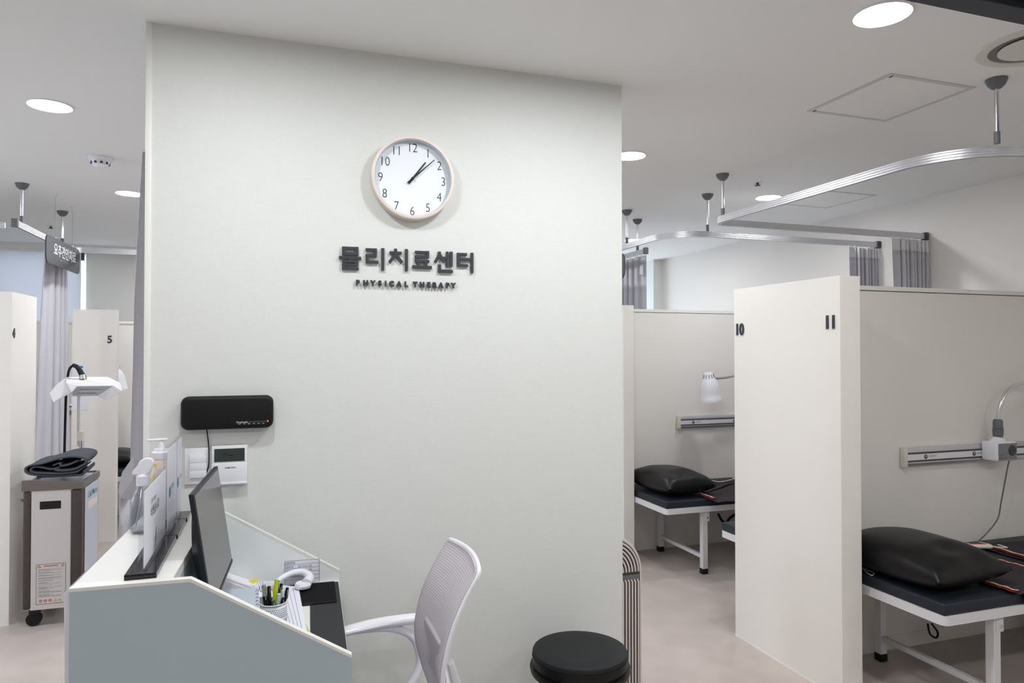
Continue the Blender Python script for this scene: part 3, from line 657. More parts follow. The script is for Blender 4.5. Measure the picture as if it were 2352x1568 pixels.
t = thing('pump_bottle', 'peach pump bottle with white nozzle and yellow print behind the spray bottle', 'bottle', (-0.326, 2.345, TOPZ))
MB().lathe([(0, 0.001), (0.023, 0.001), (0.0255, 0.006), (0.026, 0.185), (0.023, 0.192), (0, 0.192)], n=36).build('bottle_body', 'peach', t)
MB().lathe([(0, 0.192), (0.025, 0.192), (0.026, 0.196), (0.026, 0.212), (0.020, 0.216), (0.019, 0.222), (0.009, 0.223), (0.007, 0.245), (0, 0.245)], n=36).build('collar', 'white_plastic', t)
MB().box((-0.010, 0, 0.249), (0.058, 0.016, 0.007), (0, math.radians(-2), 0), 0.003).build('nozzle', 'white_gloss', t)
yl = MB()
for (a0, a1, z0, z1) in ((225, 250, 0.172, 0.180), (218, 252, 0.118, 0.142), (222, 245, 0.125, 0.150)):
    yl.grid(lambda u, v: (0.0264*math.cos(math.radians(a0+(a1-a0)*u)), 0.0264*math.sin(math.radians(a0+(a1-a0)*u)), z0+(z1-z0)*v), 6, 2)
yl.build('yellow_print', 'yellow', t)
pr_ = MB()
for k in range(12): pr_.grid(lambda u, v: (0.0264*math.cos(math.radians(285+14*u)), 0.0264*math.sin(math.radians(285+14*u)), 0.035+k*0.009+0.006*v), 4, 2)
pr_.build('small_print', 'red_ink', t)
# ------------------------------------------------------------------ monitor
mon = thing('computer_monitor', 'thin black computer monitor seen edge-on behind the desk panel', 'monitor', (-0.150, 2.125, TABZ))
n0 = Vector((-0.190, 1.905, 0)); 
def mp(u, v, d):        # u along width 0..1 (near->far), v height 0..1, d depth toward the screen side
    base = Vector((-0.148, 1.905, 0.850)).lerp(Vector((-0.125, 2.345, 0.850)), u)
    top = Vector((-0.192, 1.905, 1.147)).lerp(Vector((-0.168, 2.345, 1.147)), u)
    q = base.lerp(top, v); n = Vector((0.988, -0.052, 0.146)).normalized()
    return q+n*d-Vector(mon.location)
MB().prism([mp(0, 0, -0.012), mp(1, 0, -0.012), mp(1, 1, -0.012), mp(0, 1, -0.012)], Vector((0.988, -0.052, 0.146))*0.012).build('housing', 'navy_back', mon, smooth=False, bevel=0.002)
MB().prism([mp(0.02, 0.035, 0.0002), mp(0.985, 0.035, 0.0002), mp(0.985, 0.975, 0.0002), mp(0.02, 0.975, 0.0002)], Vector((0.988, -0.052, 0.146))*0.0008).build('screen', 'screen', mon, smooth=False)
MB().prism([mp(0, 0, 0), mp(1, 0, 0), mp(1, 0.03, 0), mp(0, 0.03, 0)], Vector((0.988, -0.052, 0.146))*0.002).build('lower_bezel', 'black', mon, smooth=False)
bk = MB(); bk.grid(lambda u, v: mp(0.02+0.96*u, 0.0+0.86*v, -0.012-0.034*math.sin(PI*min(1, max(0, u)))**0.4*math.sin(PI*(0.08+0.92*v))**0.7), 20, 16)
bk.build('back_bulge', 'navy_back', mon)
MB().tube([mp(0.5, 0.2, -0.035), mp(0.5, -0.12, -0.05), mp(0.5, -0.37, -0.055)], [0.018, 0.016, 0.022], n=16).build('stand', 'black', mon)
MB().box((-0.02, 0, 0.006), (0.14, 0.22, 0.010), None, 0.004).build('stand_base', 'black', mon)
# ------------------------------------------------------------------ things on the desk top
def tw(px, py, z=TABZ): return P(px, py, z=z)
dmat = thing('desk_mat', 'dark grey desk mat along the open edge of the desk top', 'mat', dw(0.55, 0.34, TABZ), DR)
MB().b2(-0.045, 0.045, -0.319, 0.330, 0.0003, 0.0020).build('mat_sheet', 'desk_mat', dmat, smooth=False)
mm = thing('mouse_pad', 'black cloth mouse pad lying at the far corner of the desk', 'mouse pad', dw(0.475, 0.565, TABZ), DR)
MB().b2(-0.10, 0.108, -0.095, 0.100, 0.0024, 0.0060, bev=0.002).build('pad', 'mouse_mat', mm, smooth=False)
MB().b2(-0.098, 0.106, -0.0955, -0.0925, 0.0026, 0.0064).build('stitched_edge', 'black', mm, smooth=False)
# desk phone: body, handset, coil cord
ph = thing('desk_phone', 'white desk phone with handset off the hook and coiled cord, half behind the monitor', 'phone', (-0.115, 2.385, TABZ))
MB().prism([Vector((-0.075, -0.045, 0.001)), Vector((0.075, -0.045, 0.001)), Vector((0.075, -0.045, 0.012)), Vector((-0.03, -0.045, 0.062)), Vector((-0.075, -0.045, 0.062))], (0, 0.085, 0)).build('body', 'white_gloss', ph, smooth=False, bevel=0.004)
MB().box((0.0, -0.040, 0.050), (0.13, 0.006, 0.008), (0, math.radians(25), 0), 0.002).build('cradle_edge', 'white_gloss', ph)
HO = Vector((0.045, 2.375, TABZ+0.012))-Vector((-0.115, 2.385, TABZ))
hp = [Vector(q) for q in ((-0.048, -0.030, 0.012), (-0.028, 0.004, 0.024), (0.010, 0.028, 0.032), (0.045, 0.026, 0.030), (0.062, -0.006, 0.022), (0.050, -0.034, 0.014))]
hpts = spline(hp, 6)
MB().tube(hpts, [0.0070+0.0095*(i/(len(hpts)-1))**1.3 for i in range(len(hpts))], n=16).build('handset', 'white_gloss', ph); hs = ph.children[-1]; hs.location = HO
MB().lathe([(0, 0), (0.024, 0), (0.026, 0.008), (0.022, 0.016), (0, 0.017)], c=(0.040, -0.035, 0.002), n=28).build('mouthpiece', 'white_gloss', hs)
MB().box((-0.035, -0.022, 0.024), (0.012, 0.006, 0.002), (0, 0, 0.9)).build('slot', 'ink', hs, smooth=False)
cp = []
for k in range(190):
    th = k/189; a = math.radians(200)+math.radians(-330)*th; c0 = Vector((-0.034+0.034*math.cos(a), 2.372+0.020*math.sin(a), TABZ+0.020))
    ph2 = th*2*PI*34; nrm = Vector((math.cos(a), math.sin(a), 0)); cp.append(c0+nrm*0.0085*math.cos(ph2)+Vector((0, 0, 0.0085*math.sin(ph2))))
cc = MB().tube([p-Vector((-0.115, 2.385, TABZ)) for p in cp], 0.0021, n=6).build('coiled_cord', 'white_gloss', ph)
# yellow sticky notes
st = thing('sticky_notes', 'crumpled yellow sticky notes beside the coiled cord', 'sticky note', (-0.085, 2.405, TABZ))
MB().grid(lambda u, v: (-0.024+0.05*u+0.008*v, 0.008*math.sin(5*u+2*v), 0.002+0.034*v*(0.8+0.2*math.sin(9*u))), 8, 6).build('note', 'sticky', st, solid=0.0006, off=0, smooth=False)
MB().grid(lambda u, v: (-0.012+0.045*u, -0.016+0.012*v, 0.002+0.026*v+0.012*u), 6, 6).build('note', 'sticky', st, solid=0.0006, off=0, smooth=False)
# paper stack + notebook
pp = thing('paper_sheets', 'sheets of printed paper under the pen cup', 'papers', (0, 0, TABZ+0.0052))
q = [tw(598, 1341), tw(681, 1348), tw(700, 1440), tw(688, 1470), tw(560, 1430)]
q = [tw(594, 1341, TABZ+0.007), tw(681, 1349, TABZ+0.007), tw(699, 1452, TABZ+0.007), tw(640, 1470, TABZ+0.007), tw(580, 1425, TABZ+0.007)]
for k in range(3):
    sh = MB().prism([Vector((p.x, p.y, 0.0022+0.0012*k))+Vector((0.003*k, -0.002*k, 0)) for p in q], (0, 0, 0.0010)).build('sheet', 'paper', pp, smooth=False)
cen_ = sum(q, Vector())/len(q)
ln = MB()
for k in range(7):
    a = q[0].lerp(q[1], 0.12+0.12*k); b = q[3].lerp(q[2], 0.12+0.12*k)
    a = Vector((a.x, a.y, 0)); b = Vector((b.x, b.y, 0)); d = (b-a).normalized()*0.0006; nn = Vector((-d.y, d.x, 0))
    a2 = a.lerp(b, 0.06); b2 = a.lerp(b, 0.94)
    ln.prism([a2+nn, b2+nn, b2-nn, a2-nn], (0, 0, 0.0002))
ln.build('ruled_lines', 'grey_ink', pp, smooth=False).location = (0.006, -0.004, 0.0057)
nb = thing('spiral_notebook', 'pale blue spiral notebook standing open behind the sloping desk panel', 'notebook', (-0.10, 2.20, TABZ))
q = [P(503, 1354, z=0.775), P(592, 1348, z=0.775), P(594, 1420, z=0.760), P(500, 1430, z=0.760)]
NO = Vector((-0.10, 2.20, TABZ))
MB().prism([p-NO for p in q], (0, 0, -0.006)).build('cover', 'glass_blue', nb, smooth=False)
MB().prism([p-NO+Vector((0, 0, -0.007)) for p in q], (0, 0, -0.022)).build('pages', 'paper', nb, smooth=False)
for k in range(8):
    c = q[1].lerp(q[2], 0.14+0.115*k)-NO
    MB().lathe([(0.0035, -0.001), (0.0045, -0.001), (0.0045, 0.001), (0.0035, 0.001), (0.0035, -0.001)], c=c+Vector((-0.002, 0, 0)), n=12, mtx=Matrix.Rotation(PI/2, 4, 'X')).build('ring', 'bracket', nb)
gp = thing('note_paper', 'pale green note paper by the sloping desk panel', 'note paper', (0, 0, TABZ+0.009))
q = [tw(697, 1422, 0.746), tw(728, 1476, 0.746), tw(690, 1490, 0.746), tw(650, 1446, 0.746)]
MB().prism([Vector((p.x, p.y, 0)) for p in q], (0, 0, 0.0012)).build('sheet', 'green_paper', gp, smooth=False)
# pen cup
CUP = Vector((-0.003, 1.955, TABZ+0.0075)); CR, CHT = 0.0345, 0.100
cup = thing('pen_cup', 'white perforated metal pen cup on the desk', 'pen cup', CUP)
me_b = MB(); uvl = me_b.bm.loops.layers.uv.new('UVMap'); n = 48
lo = [me_b.bm.verts.new((CR*math.cos(2*PI*k/n), CR*math.sin(2*PI*k/n), 0.001)) for k in range(n)]; hi = [me_b.bm.verts.new((CR*math.cos(2*PI*k/n), CR*math.sin(2*PI*k/n), CHT)) for k in range(n)]
for k in range(n):
    f = me_b.bm.faces.new((lo[k], lo[(k+1) % n], hi[(k+1) % n], hi[k]))
    for l, uv in zip(f.loops, ((k/n, 0), ((k+1)/n, 0), ((k+1)/n, 1), (k/n, 1))): l[uvl].uv = uv
me_b.build('cup_wall', 'perforated', cup, solid=0.0008)
MB().lathe([(0, 0.0005), (CR, 0.0005), (CR, 0.002), (0, 0.002)], n=48).build('cup_base', 'white_plastic', cup)
MB().lathe([(CR-0.0015, CHT-0.001), (CR+0.0012, CHT-0.001), (CR+0.0012, CHT+0.0015), (CR-0.0015, CHT+0.0015), (CR-0.0015, CHT-0.001)], n=48).build('cup_rim', 'white_gloss', cup)
def pen(lbl, dx, dy, h, lean, body, tip, clip=True, r=0.0052, cat='pen'):
    base = CUP+Vector((dx*0.55, dy*0.55, 0.003)); top = CUP+Vector((dx+lean[0], dy+lean[1], h)); ax = (top-base)
    t = thing('marker_pen' if cat == 'marker' else 'pen', lbl, cat, base, group='pens in the perforated cup')
    v = lambda s: ax*s
    MB().cyl(v(0.0), v(0.80), r, n=14).build('barrel', body, t)
    MB().cyl(v(0.80), v(1.0), r*1.08, r*0.75, n=14).build('cap_end', tip, t)
    if clip:
        s = ax.cross(Vector((0, 0, 1))); s = Vector((0.3, -1, 0)).normalized()*(r+0.0016)
        MB().tube([v(0.97)+s*0.8, v(0.93)+s, v(0.74)+s], 0.0011, n=6).build('clip', 'chrome' if body != 'highlighter' else body, t)
    return t
pen('lime yellow highlighter leaning out of the pen cup', -0.012, -0.010, 0.158, (0.020, 0.010), 'highlighter', 'highlighter', clip=False, r=0.0062, cat='marker')
pen('black pen with chrome end left of the highlighter', -0.021, 0.004, 0.146, (-0.003, 0.0), 'black', 'chrome', r=0.0058)
pen('black pen just right of the highlighter with a yellow-green glint', 0.004, 0.010, 0.144, (0.006, 0.004), 'black', 'black')
pen('short pale pen in the front of the cup', 0.012, -0.012, 0.124, (0.002, -0.002), 'pen_white', 'pen_white', r=0.0055, clip=False)
pen('tall pale pen right of the short pale one', 0.020, -0.003, 0.128, (0.004, 0.001), 'pen_white', 'pen_white', r=0.0052, clip=False)
pen('black pen at the right rim of the cup', 0.027, 0.008, 0.130, (0.008, 0.003), 'black', 'black')
pen('black pen standing at the back of the cup', 0.014, 0.020, 0.138, (0.006, 0.004), 'black', 'soft_black')
pen('short black pen at the left rim of the cup', -0.027, -0.008, 0.118, (-0.004, 0.002), 'black', 'chrome')
pen('dark pen low in the front of the cup', 0.0, -0.022, 0.112, (0.0, -0.002), 'black', 'bracket')
pen('black pen leaning back behind the highlighter', -0.008, 0.022, 0.134, (-0.004, 0.004), 'black', 'black', r=0.0052)
pen('black pen between the two pale pens', 0.017, 0.004, 0.133, (0.0, 0.003), 'black', 'bracket', r=0.0052)
pen('black pen low at the front right rim', 0.022, -0.016, 0.114, (0.002, -0.002), 'black', 'black')
# phone list taped to the far panel
fl = dl((0.085, 2.43, 0.78))
ls = thing('phone_list', 'printed phone number list taped to the far side panel of the desk', 'notice', dw(fl.x, DLEN-0.0185, 0.785), DR)
MB().b2(-0.053, 0.055, -0.0012, -0.0004, -0.045, 0.030).build('sheet', 'paper', ls, smooth=False)
g = MB()
for k in range(6): g.b2(-0.053, 0.055, -0.0016, -0.0012, 0.029-0.0125*k-0.0004, 0.029-0.0125*k+0.0002)
g.b2(-0.0535, -0.0525, -0.0016, -0.0012, -0.045, 0.030).b2(0.0545, 0.0555, -0.0016, -0.0012, -0.045, 0.030)
g.build('ruled_lines', 'ink', ls, smooth=False)
for k, (a, b) in enumerate((('[연락처]', ''), ('원무과', '02-7412-102'), ('검사실', '02-7523-104'), ('진료실', '02-7602-031'))):
    text(a, 0.0085, 'ink', 'print', ls, (-0.050, -0.0016, 0.0185-0.0125*k), FRONT)
    if b: text(b, 0.0085, 'ink', 'print', ls, (-0.012, -0.0016, 0.0185-0.0125*k), FRONT)
# ------------------------------------------------------------------ wall units left of the lettering
bx = thing('speaker_box', 'long black rounded call-bell receiver mounted on the pale wall', 'receiver', (-0.146, D, 1.302))
def rrect(w, h, r, y):
    out = []
    for sx, sz, a0 in ((1, 1, 0), (-1, 1, 90), (-1, -1, 180), (1, -1, 270)):
        for k in range(9): a = math.radians(a0+90*k/8); out.append(Vector((sx*(w-r)+r*math.cos(a), y, sz*(h-r)+r*math.sin(a))))
    return out
hb = MB(); rings = []
for yy, ins in ((0.0, 0.002), (-0.012, 0.0), (-0.030, 0.0), (-0.037, 0.002), (-0.041, 0.006), (-0.0425, 0.011)):
    rings.append([hb.bm.verts.new(p) for p in rrect(0.1395-ins, 0.0535-ins, 0.024-ins*0.6, yy)])
for a, b in zip(rings, rings[1:]):
    for k in range(len(a)): hb.bm.faces.new((a[k], a[(k+1) % len(a)], b[(k+1) % len(a)], b[k]))
hb.bm.faces.new(rings[0]); hb.bm.faces.new(rings[-1])
hb.build('housing', 'soft_black', bx, angle=50)
text('Simpletalk', 0.0085, 'white_ink', 'lettering', bx, (0.026, -0.0432, -0.034), FRONT)
MB().b2(0.061, 0.117, -0.0434, -0.042, -0.0315, -0.0305).build('printed_line', 'grey_ink', bx, smooth=False)
for k, w in enumerate(('모드', '선택', '볼륨', '이전', '다음', '취소')):
    text(w, 0.0042, 'white_ink', 'lettering', bx, (0.032+0.0145*k, -0.0432, -0.0385), FRONT)
MB().cyl((0.122, -0.0410, -0.030), (0.122, -0.0436, -0.030), 0.0022, n=16).build('power_light', 'led_red', bx)
wire = MB().tube([P(474, 980, y=D-0.006), P(479, 1020, y=D-0.006), P(480, 1052, y=D-0.018), P(479, 1070, y=D-0.012), P(475, 1090, y=D-0.006), P(476, 1150, y=D-0.006)], 0.0019, n=8, smooth=6).build('power_cable', 'black')
tag(wire, 'thin black cable hanging from the black wall receiver past the switch', 'cable')
sw = thing('light_switch', 'white three-rocker light switch left of the thermostat', 'light switch', (-0.236, D, 1.130))
MB().b2(-0.040, 0.033, -0.008, 0.0, -0.058, 0.058, bev=0.002).build('plate', 'white_plastic', sw)
for k in range(3): MB().b2(-0.024, 0.026, -0.014, -0.0092, 0.0115-0.0240*k, 0.0350-0.0240*k, bev=0.0004).build('rocker', 'white_gloss', sw)
th_ = thing('thermostat', 'white air-conditioner wall controller with dark display', 'thermostat', (-0.141, D, 1.130))
MB().b2(-0.054, 0.054, -0.018, 0.0, -0.063, 0.063, bev=0.002).build('housing', 'white_plastic', th_)
MB().b2(-0.046, 0.046, -0.0195, -0.0178, 0.012, 0.054, bev=0.0004).build('display', 'lcd', th_, smooth=False)
MB().b2(-0.054, 0.054, -0.0205, -0.018, -0.062, 0.006, bev=0.001).build('flip_cover', 'white_gloss', th_)
MB().b2(-0.026, 0.054, -0.025, -0.020, -0.062, -0.055, bev=0.0015).build('cover_lip', 'white_gloss', th_)
text('SAMSUNG', 0.0072, 'ink', 'lettering', th_, (-0.014, -0.0206, -0.0105), FRONT, bold=0.0002)
MB().b2(-0.02, -0.010, -0.0197, -0.0195, 0.034, 0.037).b2(-0.006, 0.012, -0.0197, -0.0195, 0.031, 0.034).build('display_symbol', 'black', th_, smooth=False)
# ------------------------------------------------------------------ desk chair (faces -X)
ch = thing('desk_chair', 'white mesh-backed office chair with white arms at the desk', 'chair', (0.28, 1.93, 0))
CO = Vector((0.28, 1.93, 0))
prof = [(0.926, 0.500, 0.156), (0.912, 0.494, 0.166), (0.858, 0.461, 0.168), (0.782, 0.425, 0.172), (0.695, 0.403, 0.172), (0.635, 0.402, 0.166), (0.575, 0.415, 0.145), (0.530, 0.428, 0.110), (0.508, 0.434, 0.070)]
def binterp(v):
    k = v*(len(prof)-1); i = min(int(k), len(prof)-2); f = k-i
    p0, p1, p2, p3 = prof[max(i-1, 0)], prof[i], prof[i+1], prof[min(i+2, len(prof)-1)]
    return [0.5*((2*p1[j])+(p2[j]-p0[j])*f+(2*p0[j]-5*p1[j]+4*p2[j]-p3[j])*f*f+(3*p1[j]-p0[j]-3*p2[j]+p3[j])*f**3) for j in range(3)]
def back_pt(u, v, off=0.0, grow=0.0):
    z, x, h = binterp(v); s = 2*u-1
    zz = z + (0.006*(1-s*s) if v < 0.15 else 0)*(1-v/0.15)
    return Vector((x+0.020*(1-s*s)+off, 1.94+s*(h+grow), zz))-CO
MB().grid(lambda u, v: back_pt(u, v), 25, 40).build('mesh_backrest', 'mesh_back', ch, solid=0.004, off=0, angle=80)
edge = [back_pt(0, 1-v/30, 0.008, 0.003) for v in range(31)]+[back_pt(u/16, 0, 0.008, 0.003) for u in range(1, 16)]+[back_pt(1, v/30, 0.008, 0.003) for v in range(31)]
edge.append(edge[0])
MB().tube(edge, 0.0065, n=10).build('back_frame', 'white_gloss', ch)
sp = [Vector((0.455, 1.94, 0.80))-CO, Vector((0.470, 1.94, 0.66))-CO, Vector((0.475, 1.94, 0.55))-CO, Vector((0.44, 1.94, 0.44))-CO, Vector((0.34, 1.94, 0.40))-CO]
for s in (-1, 1):
    MB().tube([Vector((0.430, 1.94+s*0.165, 0.70))-CO, Vector((0.462, 1.94+s*0.12, 0.60))-CO, Vector((0.470, 1.94+s*0.05, 0.52))-CO, Vector((0.44, 1.94, 0.44))-CO], [0.010, 0.014, 0.016, 0.018], n=10).build('back_support', 'white_gloss', ch)
MB().box(Vector((0.425, 1.94, 0.66))-CO, (0.016, 0.20, 0.13), (0, math.radians(-4), 0), 0.007, 3).build('lumbar_pad', 'lumbar', ch)
MB().b2(-0.23, 0.20, -0.23, 0.23, 0.405, 0.465, bev=0.025, seg=5).build('seat', 'mesh_back' if False else 'curtain', ch)
for s in (-1, 1):
    y = 0.252*s+0.005
    def armp(u, v):
        # u across, v along; thick curved arm pad
        x = -0.115+0.262*v; a = u*2*PI
        return (x, y+0.028*math.cos(a)*(0.75+0.25*math.sin(PI*min(1, v*1.1+0.1))), 0.664-0.018*(1-v)**2+0.004*math.sin(PI*v)+0.017*math.sin(a)*(0.7+0.3*v))
    a_ = MB().grid(armp, 17, 20).build('armrest', 'white_gloss', ch)
    loop = [Vector((-0.10, y, 0.650)), Vector((0.0, y, 0.652)), Vector((0.08, y, 0.640)), Vector((0.135, y, 0.600)), Vector((0.150, y, 0.52)), Vector((0.10, y-0.02*s, 0.45)), Vector((0.0, y-0.05*s, 0.41))]
    MB().tube(loop, [0.012]*6*6+[0.012]*1 if False else 0.0125, n=12, smooth=6).build('arm_bracket', 'white_gloss', a_)
MB().cyl((0, 0, 0.10), (0, 0, 0.40), 0.025).build('gas_column', 'white_plastic', ch)
for k in range(5):
    a = 2*PI*k/5+0.3; e = Vector((0.29*math.cos(a), 0.29*math.sin(a), 0.075))
    lg = MB().tube([(0, 0, 0.115), e*0.5+Vector((0, 0, 0.062)), e], [0.026, 0.020, 0.014], n=10).build('base_arm', 'white_plastic', ch)
    for s in (-1, 1):
        w = Vector((-math.sin(a), math.cos(a), 0))*0.014*s
        MB().cyl(Vector((e.x, e.y, 0.0265))+w-w*0.4, Vector((e.x, e.y, 0.0265))+w*1.5, 0.026, n=20).build('caster', 'rubber', lg)
# ------------------------------------------------------------------ round stool
sx_, sy_ = 1.005, 2.247
so = thing('stool', 'round black vinyl stool in front of the pale wall', 'stool', (sx_, sy_, 0))
MB().lathe([(0, 0.474), (0.10, 0.4735), (0.150, 0.471), (0.1625, 0.466), (0.165, 0.460), (0.1645, 0.452), (0, 0.452)], n=72).build('seat_top', 'stool_top', so)
MB().lathe([(0, 0.4515), (0.1655, 0.4515), (0.1665, 0.448), (0.1645, 0.418), (0, 0.418)], n=72).build('seat_cushion', 'leather', so)
MB().lathe([(0.160, 0.4175), (0.172, 0.416), (0.1745, 0.408), (0.171, 0.394), (0.160, 0.386), (0.14, 0.382), (0, 0.382)], n=72).build('seat_skirt', 'leather', so)
MB().cyl((0, 0, 0.08), (0, 0, 0.384), 0.024).build('column', 'chrome', so)
for k in range(5):
    a = 2*PI*k/5+0.9; e = Vector((0.21*math.cos(a), 0.21*math.sin(a), 0.062))
    lg = MB().tube([(0, 0, 0.10), e*0.5+Vector((0, 0, 0.055)), e], [0.02, 0.016, 0.012], n=10).build('base_arm', 'chrome', so)
    MB().cyl((e.x-0.012*math.sin(a), e.y+0.012*math.cos(a), 0.025), (e.x+0.012*math.sin(a), e.y-0.012*math.cos(a), 0.025), 0.0245, n=20).build('caster', 'rubber', lg)
# ------------------------------------------------------------------ arched heater behind the wall
hx, hy, hR, hH = 1.338, 2.70, 0.160, 0.719
ht = thing('air_purifier', 'champagne arched ribbed air unit peeking out behind the sign wall', 'air purifier', (hx, hy, 0))
def arch(r, z0=0.02, n=28):
    c = hH-hR
    return [Vector((-r, 0, z0))]+[Vector((-r*math.cos(PI*k/n), 0, c+r*math.sin(PI*k/n))) for k in range(n+1)]+[Vector((r, 0, z0))]
MB().prism([p for p in arch(hR)], (0, 0.20, 0)).build('housing', 'heater', ht, smooth=False, bevel=0.004)
MB().prism([p+Vector((0, -0.006, 0)) for p in arch(hR-0.012, 0.03)], (0, 0.0055, 0)).build('front_panel', 'heater_dark', ht, smooth=False)
mbr = MB(); BZ0, BZ1 = 0.520, 0.547
for k in range(10):
    r = hR-0.021-0.0145*k
    if r < 0.01: break
    pts = arch(r, 0.03)
    up_ = [p+Vector((0, -0.009, 0)) for p in pts if p.z > BZ1+0.001]
    zc = hH-hR
    if BZ1 < zc+r:
        if BZ1 > zc:
            xx = math.sqrt(max(r*r-(BZ1-zc)**2, 0)); up_ = [Vector((-xx, -0.009, BZ1))]+up_+[Vector((xx, -0.009, BZ1))]
    if len(up_) > 2: mbr.tube(up_, 0.0042, n=8)
    for s in (-1, 1):
        zt = BZ0-0.004
        xx = r if zt < zc else math.sqrt(max(r*r-(zt-zc)**2, 0))
        path = [Vector((s*r, -0.009, 0.03)), Vector((s*r, -0.009, min(zt, zc))) , Vector((s*xx, -0.009, zt)), Vector((s*xx-0.004, -0.005, zt+0.008))]
        if zt <= zc: path = [Vector((s*r, -0.009, 0.03)), Vector((s*r, -0.009, zt)), Vector((s*r-0.004, -0.005, zt+0.008))]
        mbr.tube(path, 0.0042, n=8)
rb = mbr.build('ribs', 'heater', ht); rb['kind'] = 'stuff'
MB().b2(-hR+0.016, hR-0.016, -0.0075, -0.006, BZ0+0.004, BZ1-0.002).build('recessed_band', 'steel_grey', ht, smooth=False)
MB().b2(-hR+0.01, hR-0.01, 0.01, 0.19, 0, 0.021).build('base', 'heater_dark', ht, smooth=False)
# ------------------------------------------------------------------ treatment beds (head end at -X)
BL, BW, BZ = 1.70, 0.655, 0.462
def make_bed(lbl, x, y):
    t = thing('treatment_bed', lbl, 'bed', (x, y, 0))           # origin: near corner of the head end
    fr = MB()
    path = [(0.03, 0.0), (BL-0.03, 0.0), (BL, 0.03), (BL, BW-0.03), (BL-0.03, BW), (0.03, BW), (0.0, BW-0.03), (0, 0.03)]
    outer = []
    def rc(r, ins):
        out = []
        for cx_, cy_, a0 in ((r+ins, r+ins, 180), (BL-r-ins, r+ins, 270), (BL-r-ins, BW-r-ins, 0), (r+ins, BW-r-ins, 90)):
            for k in range(7): a = math.radians(a0+15*k); out.append(Vector((cx_+r*math.cos(a), cy_+r*math.sin(a), 0)))
        return out
    o_, i_ = rc(0.03, 0), rc(0.012, 0.028); zt, zb = BZ, BZ-0.037
    n = len(o_); V = [[fr.bm.verts.new((p.x, p.y, z)) for p in ring] for ring, z in ((o_, zb), (o_, zt), (i_, zt), (i_, zb))]
    for a in range(4):
        b = (a+1) % 4
        for k in range(n): fr.bm.faces.new((V[a][k], V[a][(k+1) % n], V[b][(k+1) % n], V[b][k]))
    fr.b2(0.02, BL-0.02, BW*0.5-0.015, BW*0.5+0.015, zb, zt-0.004)
    fr.build('frame', 'frame_white', t, angle=40)
    MB().b2(0.006, BL-0.006, 0.006, BW-0.006, BZ+0.0005, BZ+0.047, bev=0.007, seg=3).build('mattress', 'navy', t)
    for lx in (0.315, BL-0.315):
        for ly in (0.045, BW-0.045):
            lg = MB().b2(lx-0.019, lx+0.019, ly-0.019, ly+0.019, 0.036, BZ-0.037, bev=0.002).build('leg', 'frame_white', t, smooth=False)
            MB().b2(lx-0.021, lx+0.021, ly-0.021, ly+0.021, 0.0, 0.037, bev=0.003).build('foot_cap', 'rubber', lg)
            MB().box((lx+0.012, ly-0.0205*(1 if ly < 0.3 else -1), BZ-0.075), (0.040, 0.004, 0.062), None, 0.0015).build('hinge_plate', 'frame_white', lg)
            MB().cyl((lx+0.014, ly-0.0225*(1 if ly < 0.3 else -1), BZ-0.082), (lx+0.014, ly-0.029*(1 if ly < 0.3 else -1), BZ-0.082), 0.0065, n=16).build('bolt', 'chrome', lg)
        MB().b2(lx-0.012, lx+0.012, 0.064, BW-0.064, 0.100, 0.124, bev=0.001).build('stretcher', 'frame_white', t, smooth=False)
    return t
bed = make_bed('nearest white-framed bed with navy mattress at lower right', 2.478, 2.070)
def place(o, x, y, lbl, rz=0):
    c = copy_tree(o); c.location = (x, y, 0); c['label'] = lbl; c.rotation_euler = (0, 0, rz); return c
place(bed, 2.432, 4.055, 'white-framed bed with navy mattress seen between the sign wall and the 10 and 11 panel')
place(bed, 2.455, 2.845, 'bed of which only a corner shows left of the 10 and 11 panel')
place(bed, -1.115, 7.21, 'bed glimpsed in the gap right of the number 5 panel', PI)
# pillows
def make_pillow(lbl, x, y, z, LX, LY, T, rz, seed=0):
    t = bpy.data.objects.new('pillow', None)
    mb = MB(); N = 34
    def f(u, v, sgn):
        a, b = 2*u-1, 2*v-1
        e = (max(0, 1-abs(a)**2.6)*max(0, 1-abs(b)**2.6))**0.44
        pinch = 1-0.06*(1-abs(a)**2)*abs(b)**3-0.0*a
        pin2 = 1-0.06*(1-abs(b)**2)*abs(a)**3
        h = e*T*(0.55 if sgn > 0 else 0.45)
        w = 0.006*math.sin(7*a+3*b+seed)*(abs(b)**2)*e+0.008*math.sin(11*a*b+seed)*e*abs(a*b)
        fold = -0.016*math.exp(-((b+0.62)**2)/0.02-((a+0.15)**2)/0.10)*e + 0.010*math.exp(-((b+0.45)**2)/0.03-((a-0.1)**2)/0.15)*e
        zz = T*0.45+sgn*h+(w+fold)*(sgn > 0)
        return Vector((a*LX/2*pin2, b*LY/2*pinch, max(zz, 0.002)))
    mb.grid(lambda u, v: f(u, v, 1), N, N); mb.grid(lambda u, v: f(u, v, -1), N, N)
    bmesh.ops.remove_doubles(mb.bm, verts=mb.bm.verts[:], dist=0.0006)
    o = mb.build('pillow', 'leather', None, angle=70); bpy.data.objects.remove(t)
    o.location = (x, y, z); o.rotation_euler = (0, 0, rz)
    return tag(o, lbl, 'pillow')
ZM = BZ+0.048
make_pillow('black leather pillow on the nearest bed', 2.672, 2.385, ZM, 0.44, 0.58, 0.185, math.radians(3), 0)
make_pillow('black leather pillow on the bed right of the sign wall', 2.642, 4.360, ZM, 0.40, 0.56, 0.175, math.radians(3), 2)
make_pillow('dark pillow glimpsed in the gap right of the number 5 panel', -1.35, 6.88, ZM, 0.42, 0.42, 0.15, 0, 4)
make_pillow('dark object on the bed corner left of the 10 and 11 panel', 2.72, 3.22, ZM, 0.36, 0.40, 0.13, 0, 5)
